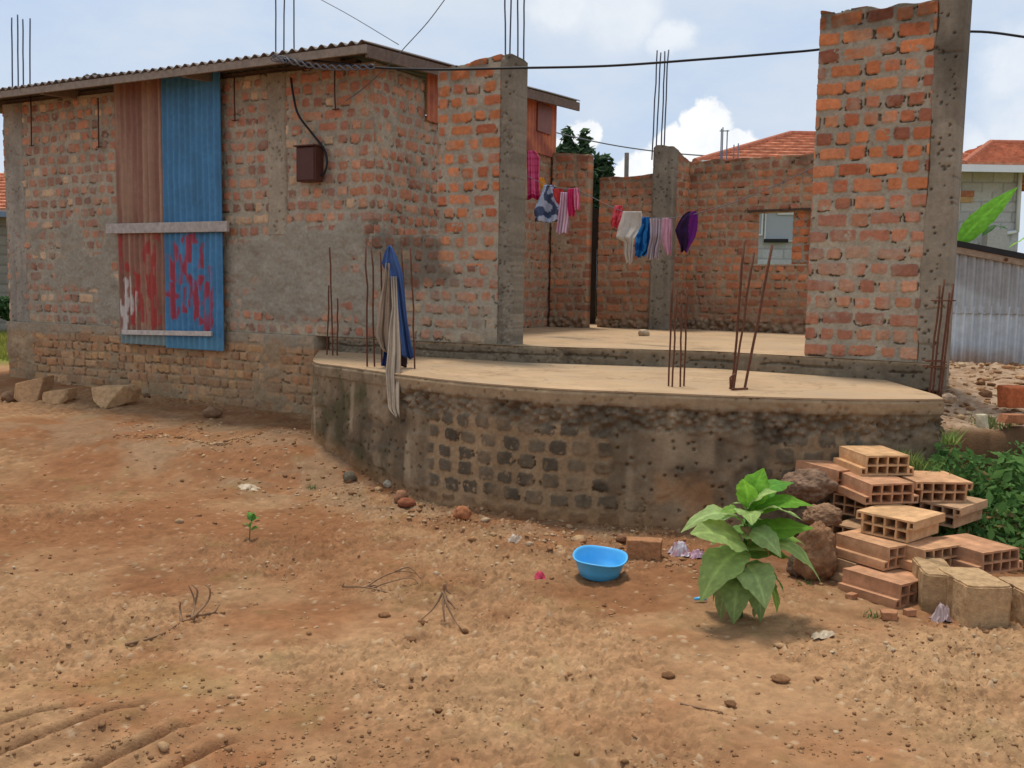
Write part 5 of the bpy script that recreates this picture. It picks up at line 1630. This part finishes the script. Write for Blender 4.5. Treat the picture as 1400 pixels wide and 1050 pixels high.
mb = MB(); mb.tube([p_ + Vector((-.03, 0, .012)), p_ + Vector((0, .004, .014)), p_ + Vector((.035, .0, .012))], [.008, .01, .008], 8, C(40, 120, 190)); tag(mb.build('bottle_cap_piece', M_BASIN, None, True), 'little blue plastic piece on the ground left of the weed', 'litter')

# ------------------------------------------------------------------ dead branches on the yard
def branch(paths, rad, label, name='dry_branch'):
    mb = MB()
    for pts in paths:
        q = []
        for (px, py, lift) in pts:
            g = PG(px, py + lift)
            q.append(Vector((g.x, g.y, gh(np.array([g.x]), np.array([g.y]))[0] + .004)) if lift == 0 else P(px, py, g.y))
        sl_ = smoothline(q, 5)
        mb.tube(sl_, list(np.linspace(rad * .9, rad * .35, len(sl_))), 6, C(116, 84, 60))
    return tag(mb.build(name, M_TWIG, None, True), label, 'branch')


branch([[(171, 887, 0), (200, 882, 0), (225, 868, 0), (248, 850, 2), (262, 846, 6)], [(248, 850, 2), (246, 832, 10), (247, 823, 22)], [(262, 846, 6), (266, 822, 20), (258, 800, 42)], [(262, 846, 6), (284, 822, 18), (287, 806, 34), (280, 799, 40)], [(266, 826, 16), (270, 808, 34), (262, 799, 42)], [(255, 842, 6), (290, 838, 2), (300, 826, 10)]], .008, 'grey dry branch lying on the left of the yard with upturned twigs')
branch([[(608, 798, 50), (604, 812, 36), (592, 832, 18), (576, 854, 0)], [(606, 808, 40), (612, 828, 26), (622, 848, 10), (634, 864, 0)], [(607, 815, 34), (618, 826, 26), (622, 832, 22)], [(606, 812, 36), (606, 830, 24), (608, 850, 8)], [(608, 798, 50), (610, 806, 42), (616, 812, 36)]], .009, 'brown dry branch standing up like a tripod in the middle of the yard')
branch([[(468, 802, 2), (500, 803, 4), (540, 812, 2), (590, 821, 2), (634, 820, 2)], [(500, 803, 4), (520, 790, 14), (545, 781, 24), (570, 784, 20)], [(510, 804, 3), (525, 798, 10), (560, 790, 16), (575, 800, 8)], [(520, 808, 2), (522, 820, 2), (548, 822, 1)], [(468, 802, 2), (471, 796, 8)], [(545, 812, 2), (550, 828, 0)], [(540, 781, 24), (560, 776, 28), (576, 792, 14)], [(505, 803, 3), (512, 800, 6), (520, 806, 0)]], .006, 'pale tangle of thin dry twigs behind the tripod shaped branch')
branch([[(930, 963, 0), (955, 967, 0), (982, 972, 1)]], .006, 'short dark stick on the bare soil near the bottom right', 'stick')
branch([[(-10, 1001, 0), (20, 992, 1), (55, 980, 0)]], .010, 'dark stick lying in the rake furrow at the lower left corner', 'stick')
for k_, (px, py, w_, h_) in enumerate(((577, 858, 16, 10), (636, 866, 10, 6), (120, 872, 20, 8), (525, 846, 18, 8), (560, 880, 20, 8), (915, 930, 20, 10), (1000, 968, 18, 9), (1070, 935, 26, 10), (600, 975, 12, 6), (790, 925, 14, 8))):
    lump(px, py, w_, h_, C(150, 108, 74) * (.8 + .06 * (k_ % 4)), 'small clod of brown earth lying loose on the open yard', 'clod', 'earth_clod', 60 + k_, group='earth clods on the yard')

# ------------------------------------------------------------------ greenery
def leaf_cloud(pts, nrm, size, rng, cols):
    """folded rhombic leaves"""
    n_ = len(pts)
    a = rng.normal(size=(n_, 3)); a -= (a * nrm).sum(1, keepdims=True) * nrm
    a /= np.linalg.norm(a, axis=1, keepdims=True) + 1e-9
    b = np.cross(nrm, a)
    s = size[:, None]
    V = np.stack([pts - a * s, pts - b * s * .45 + nrm * s * .12, pts + a * s, pts + b * s * .45 + nrm * s * .12], 1)
    i0 = np.arange(n_) * 4
    F = np.concatenate([np.stack([i0, i0 + 1, i0 + 2], -1), np.stack([i0, i0 + 2, i0 + 3], -1)])
    return V.reshape(-1, 3), F, np.repeat(cols, 4, 0)


def crown(name, blobs, n_, size, c1, c2, parent, seed, tilt=.5, label=None, cat=None, kind=None):
    rng = np.random.default_rng(seed)
    bl = np.array(blobs, float)
    wgt = bl[:, 3] * bl[:, 4] * bl[:, 5]; k = rng.choice(len(bl), n_, p=wgt / wgt.sum())
    d = rng.normal(size=(n_, 3)); d /= np.linalg.norm(d, axis=1, keepdims=True)
    r_ = rng.random(n_) ** .40
    lum = .8 + .35 * fbm(d[:, 0] * 2 + k * 3, d[:, 2] * 2 + d[:, 1], seed, 3)
    p_ = bl[k, :3] + d * (r_ * lum)[:, None] * bl[k, 3:6]
    nrm = d * (1 - tilt) + np.array([0, 0, 1]) * tilt + rng.normal(size=(n_, 3)) * .45
    nrm /= np.linalg.norm(nrm, axis=1, keepdims=True)
    t = np.clip(rng.random(n_) * .6 + .4 * vn(p_[:, 0] * 2 / bl[:, 3].mean(), p_[:, 2] * 2 / bl[:, 3].mean() + p_[:, 1], seed + 1), 0, 1)
    cols = lerp(np.asarray(c1)[None], np.asarray(c2)[None], t[:, None])
    V, F, cc = leaf_cloud(p_, nrm, size * rng.uniform(.6, 1.3, n_), rng, cols)
    o = mesh_obj(name, V, F, M_LEAF, parent, cc, False, origin=None if parent or not kind else None)
    return tag(o, label, cat, None, kind) if label else o


# tree behind the pier
def ptb(px, py, Y, wpx, hpx, dpt=None):
    p_ = P(px, py, Y); s = Y / FPX
    k = 1.18 if Y == 30 else 1.
    return (p_.x, p_.y, p_.z, wpx * s / 2 * k, (dpt or wpx) * s / 2 * k, hpx * s / 2 * k)


YT = 30
tb = P(800, 400, YT)
tree = empty('tree', Vector((tb.x, tb.y, .4)), 'dark green tree with two pointed tops rising behind the back walls', 'tree')
mb = MB(); mb.tube([Vector((tb.x, tb.y, .2)), P(798, 330, YT), P(792, 260, YT), P(777, 200, YT)], [.3, .26, .18, .05], 9); mb.tube([P(797, 300, YT), P(805, 240, YT), P(799, 195, YT)], [.16, .12, .04], 7)
mb.tube([P(797, 310, YT), P(815, 280, YT), P(825, 240, YT)], [.14, .1, .03], 7)
mb.build('trunk', M_BARK, tree, True)
crown('crown', [ptb(776, 196, YT, 16, 44), ptb(776, 216, YT, 34, 36), ptb(799, 200, YT, 16, 40), ptb(798, 222, YT, 34, 40), ptb(763, 224, YT, 18, 40), ptb(780, 250, YT, 60, 50), ptb(808, 260, YT, 50, 60), ptb(826, 232, YT, 24, 38), ptb(822, 258, YT, 32, 50), ptb(812, 300, YT, 40, 60), ptb(790, 300, YT, 50, 60)],
      6400, .17, C(52, 74, 52), C(84, 106, 72), tree, 71, .4)

# banana plant behind the shed
bY = 12.4
bb = P(1322, 360, bY)
ban = empty('banana_plant', Vector((bb.x, bb.y, .85)), 'banana plant with one big bright leaf behind the tin shed', 'plant')
mb = MB(); mb.tube([Vector((bb.x, bb.y, .8)), P(1322, 345, bY), P(1318, 326, bY)], [.09, .07, .03], 10, C(130, 150, 80)); mb.build('stem', M_LEAF, ban, True)
mb = MB(); leaf_mesh(P(1311, 332, bY), P(1391, 256, bY - .1), .06, .13, C(112, 172, 56), mb, .05, .9, 22, 11, .15); mb.build('leaf', M_LEAF, ban, True)
mb = MB(); leaf_mesh(P(1345, 322, bY + .3), P(1378, 314, bY + .3), .3, .10, C(70, 104, 60), mb, .1, .1, 16, 9); mb.build('leaf', M_LEAF, ban, True)
b2p = P(1440, 360, 12.0)
ban2 = empty('banana_plant', Vector((b2p.x, b2p.y, .85)), 'second banana plant whose leaf tip shows over the shed roof at right edge', 'plant')
mb = MB(); mb.tube([Vector((b2p.x, b2p.y, .8)), P(1440, 340, 12)], [.09, .05], 10, C(130, 150, 80)); mb.build('stem', M_LEAF, ban2, True)
mb = MB(); leaf_mesh(P(1438, 322, 12), P(1378, 340, 11.9), .12, .12, C(150, 200, 84), mb, .1, .3, 12, 7); mb.build('leaf', M_LEAF, ban2, True)
mb = MB(); leaf_mesh(P(1438, 325, 12), P(1500, 260, 12), .12, .15, C(112, 172, 56), mb, .1, -.3, 12, 7); mb.build('leaf', M_LEAF, ban2, True)

# creeping plants in the hollow behind the blocks
rng = np.random.default_rng(77)
pts = []; 
while len(pts) < 5000:
    px, py = rng.uniform(1262, 1480), rng.uniform(592, 770)
    top = np.interp(px, [1262, 1285, 1310, 1340, 1370, 1400, 1480], [640, 606, 612, 622, 612, 604, 600])
    if py < top + rng.uniform(-6, 22): continue
    Yv = 6.28 - .62 * (py - 600) / 160 + rng.normal() * .07
    p_ = P(px, py, Yv)
    if p_.z < .02: continue
    pts.append(p_[:])
pts = np.array(pts)
nrm = rng.normal(size=pts.shape) * .55 + np.array([-.15, -.55, .75]); nrm /= np.linalg.norm(nrm, axis=1, keepdims=True)
tcol = np.clip(rng.random(len(pts)) * .5 + .6 * fbm(pts[:, 0] * 7, pts[:, 2] * 7, 771, 3), 0, 1)
V, F, cc = leaf_cloud(pts, nrm, np.clip(rng.gamma(3, .0075, len(pts)), .008, .06), rng, np.where(rng.random((len(pts), 1)) < .04, C(150, 130, 84)[None], lerp(C(52, 86, 46)[None], C(120, 160, 84)[None], tcol[:, None])))
o = mesh_obj('undergrowth', V, F, M_LEAF, None, cc, False, origin=(3.2, 6.1, 0)); tag(o, 'dense creeping green undergrowth filling the hollow behind the block pile', 'undergrowth', kind='stuff')
# small green tufts
def tuft(spots, label, name, c1, c2, n_=40, hgt=.06, seed=1):
    rng = np.random.default_rng(seed)
    V = []; F = []; cc = []
    for (x, y, z, r_) in spots:
        for _ in range(n_):
            a = rng.random() * 6.28; q = rng.random() ** .5 * r_
            b = np.array([x + math.cos(a) * q, y + math.sin(a) * q, z])
            ln = rng.normal(size=2) * .4
            hh_ = hgt * rng.uniform(.5, 1.2)
            t_ = b + np.array([ln[0] * hh_, ln[1] * hh_, hh_])
            w_ = .004 + hgt * .04
            sd_ = np.array([math.cos(a + 1.5), math.sin(a + 1.5), 0]) * w_
            i = len(V); V += [b - sd_, b + sd_, t_]; F.append((i, i + 1, i + 2))
            col_ = lerp(np.asarray(c1), np.asarray(c2), rng.random()); cc += [col_] * 3
    o = mesh_obj(name, np.array(V), np.array(F), M_LEAF, None, np.array(cc), False)
    return tag(o, label, 'grass', kind='stuff')


sp_ = []
for (px, py, r_) in ((1240, 628, .07), (1275, 640, .08), (1255, 640, .06), (1300, 600, .06)):
    p_ = P(px, py, 6.12); sp_.append((p_.x, p_.y, p_.z - .03, r_))
tuft(sp_, 'light green weeds at the wall end above the hollow blocks', 'weeds', C(110, 140, 70), C(160, 170, 100), 70, .10, 5)
sp_ = []
for (px, py) in ((1345, 563), (1370, 568), (1360, 575), (1300, 575)):
    p_ = PZ(px, py, .82); sp_.append((p_.x, p_.y, gz(p_.x, p_.y), .10))
tuft(sp_, 'sparse green weeds growing in the bank rubble', 'weeds', C(86, 110, 60), C(130, 140, 80), 60, .07, 6)
sp_ = []
for _ in range(420):
    px, py = random.uniform(-120, 24), random.uniform(442, 492)
    p_ = PG(px, py); sp_.append((p_.x, p_.y, gz(p_.x, p_.y), .35))
tuft(sp_, 'yellowish grass strip beside the left end of the house', 'grass', C(120, 130, 56), C(176, 168, 84), 26, .12, 7)
sp_ = [(PG(a_, b_).x, PG(a_, b_).y, PG(a_, b_).z, .05) for a_, b_ in ((428, 668), (1190, 842), (1285, 835), (1100, 800), (1268, 830))]
tuft(sp_, 'tiny green weeds dotted at the foot of wall and blocks', 'weeds', C(80, 110, 60), C(120, 140, 84), 22, .035, 8)

# ------------------------------------------------------------------ tin shed on the right
sO = P(1288, 498, 10.4); sE = P(1480, 505, 10.2)
SO2 = Vector((sO.x, sO.y)); dS = Vector((sE.x - sO.x, sE.y - sO.y)); WS = dS.length; dS /= WS
shed = empty('tin_shed', Vector(((sO.x + sE.x) / 2, sO.y, .85)), 'low shed of weathered corrugated iron sheets right of the tall wall', 'shed')
zmid = hit(SO2, dS, 1340, 429)[1]; zlow = hit(SO2, dS, 1340, 500)[1] - .02
zt1 = hit(SO2, dS, 1302, 338)[1]; zt2 = hit(SO2, dS, 1400, 357)[1]; u1_, u2_ = hit(SO2, dS, 1302, 338)[0], hit(SO2, dS, 1400, 357)[0]
ztop = lambda u: zt1 + (zt2 - zt1) * (u - u1_) / (u2_ - u1_)
for nm, za_, zb_, off, c1_, sd_ in (('lower_sheet', zlow, zmid + .08, .02, C(182, 190, 194), 1), ('upper_sheet', zmid, None, .034, C(176, 182, 184), 2)):
    us, zs, U, Z = grid(0, WS, za_, zb_ or ztop(0), .012)
    hh = .015 * np.sin((U + .02 * sd_) / .09 * 2 * math.pi)
    k = vn(U * 1.3, Z * .0, 801 + sd_); st = vn(U * 16, Z * 1.2, 803 + sd_)
    cc = c1_ * (1 + .35 * (k - .5) + .25 * (st - .5))[..., None]
    if sd_ == 1:
        rst = ss(.28, .02, Z - zlow + .12 * (fbm(U * 4, Z * 4, 805, 3) - .5)) * ss(1.0, .55, U)
        cc = lerp(cc, C(176, 132, 92), (.8 * rst)[..., None])
    else:
        cc = lerp(cc, C(128, 120, 112), (.5 * ss(.45, .7, fbm(U * 2, Z * 2, 807, 3)))[..., None])
    tp = None if zb_ else np.array([ztop(u) for u in us])
    panel(nm, straight(SO2, dS, off), us, zs, hh, cc, M_GALV, shed, None, .003, tp)
sN = Vector((dS.y, -dS.x, 0)); sD = Vector((dS.x, dS.y, 0))
s3 = lambda u, off, z: Vector((SO2.x, SO2.y, 0)) + sD * u + sN * off + Vector((0, 0, z))
mb = MB(); mb.box(s3(0, .05, ztop(0) - .06), s3(WS, .05, ztop(WS) - .06) - s3(0, .05, ztop(0) - .06), sN * .025, (0, 0, .07), C(150, 130, 110)); mb.build('fascia_board', M_WOOD, shed, bevel=.004)
mb = MB(); mb.box(s3(-.05, .09, ztop(-.05) + .012), s3(WS, .09, ztop(WS) + .012) - s3(-.05, .09, ztop(-.05) + .012), -sN * 2.2 + Vector((0, 0, .12)), (0, 0, .06), C(52, 50, 50)); mb.build('roof', M_DARKRAG, shed)
mb = MB(); mb.box(s3(0, .0, .8), sD * .03, -sN * 2.0, (0, 0, ztop(0) - .82), C(120, 116, 110)); mb.build('end_wall', M_GALV, shed)
us_ = [hit(SO2, dS, 1372, 350)[0]]
mb = MB(); mb.tube([s3(us_[0], .085, ztop(us_[0]) - .03), s3(us_[0], .09, ztop(us_[0]) - .032)], .02, 8, C(60, 46, 40)); mb.build('bolt', M_RUST, shed)

# ------------------------------------------------------------------ grey block house behind, right
YH = 22.0
hs = YH / FPX
ha, hb2 = P(962, 300, YH), P(1394, 300, YH - .6)
zev = P(1350, 224, YH - 1.5).z
hh_ = empty('block_house', Vector(((ha.x + hb2.x) / 2, YH + 3, .8)), 'grey concrete block house with orange tiled hip roof behind the right wall', 'house')


def block_panel(a_, b_, z0, z1, name, seed, parent, base=C(190, 192, 196), cell=.028, holes=()):
    O_ = Vector((a_.x, a_.y)); d = Vector((b_.x - a_.x, b_.y - a_.y)); W_ = d.length; d /= W_
    us, zs, U, Z = grid(0, W_, z0, z1, cell)
    row = np.floor((Z - z0) / .22); v = (Z - z0) / .22 - row
    uu = U / .45 + .5 * (row % 2); iu = np.floor(uu); fu = uu - iu
    j = (v < .10) | (fu < .05)
    cc = base * (1 + .16 * (_h(iu, row, seed) - .5) + .2 * (fbm(U * 2, Z * 2, seed, 4) - .5))[..., None]
    cc = np.where(j[..., None], cc * .72, cc)
    h = np.where(j, -.012, 0) + (fbm(U * 9, Z * 9, seed + 4, 3) - .5) * .006
    keep = None
    if holes:
        UC, ZC = np.meshgrid(.5 * (us[1:] + us[:-1]), .5 * (zs[1:] + zs[:-1])); keep = np.ones(UC.shape, bool)
        for (x0, y0, x1, y1) in holes:
            q0, z_a = hit(O_, d, x0, y0); q1_, z_b = hit(O_, d, x1, y1)
            keep &= ~((UC > q0) & (UC < q1_) & (ZC > z_b) & (ZC < z_a))
    panel(name, straight(O_, d), us, zs, h, cc, M_WALL, parent, keep, .18, smooth=False)
    return O_, d, W_


HO, HD, HWd = block_panel(ha, hb2, .6, zev + .12, 'wall', 811, hh_)
rb_ = hb2 + Vector((.4, 6.5, 0))
block_panel(hb2 + Vector((0, .01, 0)), rb_, .6, zev + .12, 'wall', 812, hh_)
hN = Vector((HD.y, -HD.x, 0)); hD = Vector((HD.x, HD.y, 0))
def hpnt(px, py, off=0.):
    u, z = hit(HO, HD, px, py)
    return Vector((HO.x, HO.y, 0)) + hD * u + hN * off + Vector((0, 0, z))


def hbox(px0, py0, px1, py1, off, dep, name, material, colr=(.5, .5, .5), parent=None):
    a_, b_ = hpnt(px0, py1, off), hpnt(px1, py1, off)
    z1 = hpnt(px0, py0, off).z
    mb = MB(); mb.box(Vector((a_.x, a_.y, a_.z)), b_ - a_, hN * dep, (0, 0, z1 - a_.z), colr)
    return mb.build(name, material, parent or hh_)


def hwindow(x0, y0, x1, y1, fw):
    a_, b_ = hpnt(x0, y1, .01), hpnt(x1, y1, .01); z0 = a_.z; z1 = hpnt(x0, y0, .01).z
    f_ = fw * hs
    e = (b_ - a_); e.z = 0; W_ = e.length; e.normalize()
    mb = MB()
    up_ = Vector((0, 0, 1))
    a_ = Vector((a_.x, a_.y, z0))
    mb.box(a_, e * f_, hN * .06, up_ * (z1 - z0)); mb.box(a_ + e * (W_ - f_), e * f_, hN * .06, up_ * (z1 - z0))
    mb.box(a_ + e * f_, e * (W_ - 2 * f_), hN * .058, up_ * f_); mb.box(a_ + e * f_ + up_ * (z1 - z0 - f_), e * (W_ - 2 * f_), hN * .058, up_ * f_)
    w_ = mb.build('window', M_WHITE, hh_)
    mb = MB(); mb.box(a_ + e * f_ + up_ * f_, e * (W_ - 2 * f_), hN * .02, up_ * (z1 - z0 - 2 * f_)); mb.build('pane', M_GLASS, w_)


hwindow(1018, 268, 1042, 322, 2.2)
hwindow(1044, 282, 1086, 330, 1.6)
hbox(1043, 327, 1076, 332, .09, .05, 'sill', M_DARKRAG)
hbox(1062, 291, 1084, 294, .075, .03, 'lintel', M_WHITE)
hwindow(1286, 256, 1310, 292, 1.6)
hbox(1310, 261, 1331, 269, .012, .02, 'brick_patch', M_CLAY, C(184, 124, 96)); hbox(1310, 269.3, 1329, 277, .012, .02, 'brick_patch', M_CLAY, C(196, 160, 116))
mb = MB()
a_ = hpnt(1394, 226, .06); b_ = hpnt(1389, 318, .06); c_ = hpnt(1364, 321, .06)
mb.tube([a_, b_], .045, 8); mb.tube([b_ + Vector((0, 0, .02)), c_], .04, 8); mb.build('drain_pipe', M_WHITE, hh_, True)
hbox(1331, 316, 1357, 352, .4, .3, 'water_box', M_WALL, C(176, 172, 166))
# hip roofs: stepped tile courses
def tiled(mb, e0, e1, r0_, r1_, n_, lift=.06):
    e0, e1, r0_, r1_ = map(Vector, (e0, e1, r0_, r1_))
    nn = (e1 - e0).cross((r0_ + r1_) / 2 - (e0 + e1) / 2).normalized()
    for i in range(n_):
        t0, t1 = i / n_, (i + 1) / n_
        a = e0.lerp(r0_, t0); b = e1.lerp(r1_, t0); c = e1.lerp(r1_, t1); d = e0.lerp(r0_, t1)
        k = max(1, int((b - a).length / .22))
        for j in range(k):
            s0, s1 = j / k, (j + 1) / k
            v = [a.lerp(b, s0) + nn * lift, a.lerp(b, s1) + nn * lift, d.lerp(c, s1) + nn * .006, d.lerp(c, s0) + nn * .006]
            lo = [a.lerp(b, s0), a.lerp(b, s1)]
            v[0] += nn * .012 * (j % 2); v[1] += nn * .012 * ((j + 1) % 2)
            mb.add(v + lo, [(0, 1, 2, 3), (4, 5, 1, 0)], C(200, 138, 108) * (1 + .3 * (random.random() - .5)))


def hip(name, x0, x1, y0, y1, ze, rh, inset, parent):
    mb = MB(); h2 = (y1 - y0) / 2
    a, b, c, d = (x0, y0, ze), (x1, y0, ze), (x1, y1, ze), (x0, y1, ze)
    p_, q_ = (x0 + inset, y0 + h2, ze + rh), (max(x1 - inset, x0 + inset + .01), y0 + h2, ze + rh)
    n_ = 10
    tiled(mb, a, b, p_, q_, n_); tiled(mb, b, c, q_, q_, n_); tiled(mb, c, d, q_, p_, n_); tiled(mb, d, a, p_, p_, n_)
    for s_, e_ in ((a, p_), (b, q_), (p_, q_)):
        mb.tube([Vector(s_).lerp(Vector(e_), t) + Vector((0, 0, .03)) for t in (0, .33, .66, 1)], .075, 8, C(172, 108, 84))
    return mb.build(name, M_TIN if False else M_CLAY, parent)


xl = P(962, 224, YH - .6).x; xr = P(1392, 224, YH - .6).x
rid = P(1084, 184, YH + 3.0)
hip('roof', xl - .25, P(1362, 224, YH).x + .3, YH - .9, YH + 6.8, zev, P(1084, 184, YH + 2.9).z - zev, P(1084, 184, YH + 2.9).x - xl + .2, hh_)
apx = P(1357, 195, YH + 1.0)
hip('roof', P(1308, 224, YH - 1.1).x, P(1308, 224, YH - 1.1).x + 2 * (apx.x - P(1308, 224, YH - 1.1).x) + 1.2, YH - 1.4, YH + 3.6, zev - .02, apx.z - zev, apx.x - P(1308, 224, YH - 1.1).x, hh_)
mb = MB(); mb.box((xl - .2, YH - 1.46, zev - .16), (P(1308, 224, YH).x + 3.9 - xl, 0, 0), (0, .05, 0), (0, 0, .15)); mb.build('gutter', M_WHITE, hh_)
mb = MB(); mb.box((xl - .1, YH - 1.40, zev - .03), (P(1308, 224, YH).x + 3.7 - xl, 0, 0), (0, 1.3, 0), (0, 0, .02), C(190, 184, 176)); mb.build('soffit', M_WALL, hh_)

# ------------------------------------------------------------------ left edge: neighbour wall, roof, hedge
nh = empty('neighbour_house', Vector((P(-60, 400, 22).x, 24, .4)), 'neighbouring house with orange tiles glimpsed at the far left edge', 'house')
zne = P(8, 290, 22).z
a_, b_ = P(-260, 350, 22.0), P(40, 350, 22.0)
block_panel(a_, b_, .2, zne, 'wall', 821, nh, C(142, 136, 130), .04)
mb = MB(); tiled(mb, (a_.x - .5, 21.6, zne), (b_.x + .6, 21.6, zne), (a_.x - .5, 25, zne + 1.2), (b_.x + .6, 25, zne + 1.2), 12); mb.build('roof', M_CLAY, nh)
mb = MB(); mb.box((a_.x - .5, 21.5, zne - .14), (b_.x - a_.x + 1.1, 0, 0), (0, .06, 0), (0, 0, .13), C(110, 126, 146)); mb.build('gutter', M_TIN, nh)
hg = empty('hedge', Vector((P(-20, 430, 18.5).x, 18.5, .4)), 'dark green hedge along the neighbour wall at the left edge', 'hedge')
crown('foliage', [ptb(x_, 421, 18.5, 44, 34) for x_ in (-90, -55, -20, 12)], 2600, .06, C(44, 74, 44), C(82, 112, 66), hg, 91, .4)
mb = MB()
for x_ in (-90, -55, -20, 12):
    q = P(x_, 440, 18.5); mb.tube([Vector((q.x, q.y, .2)), Vector((q.x, q.y, .9))], [.04, .02], 6)
mb.build('stem', M_BARK, hg)
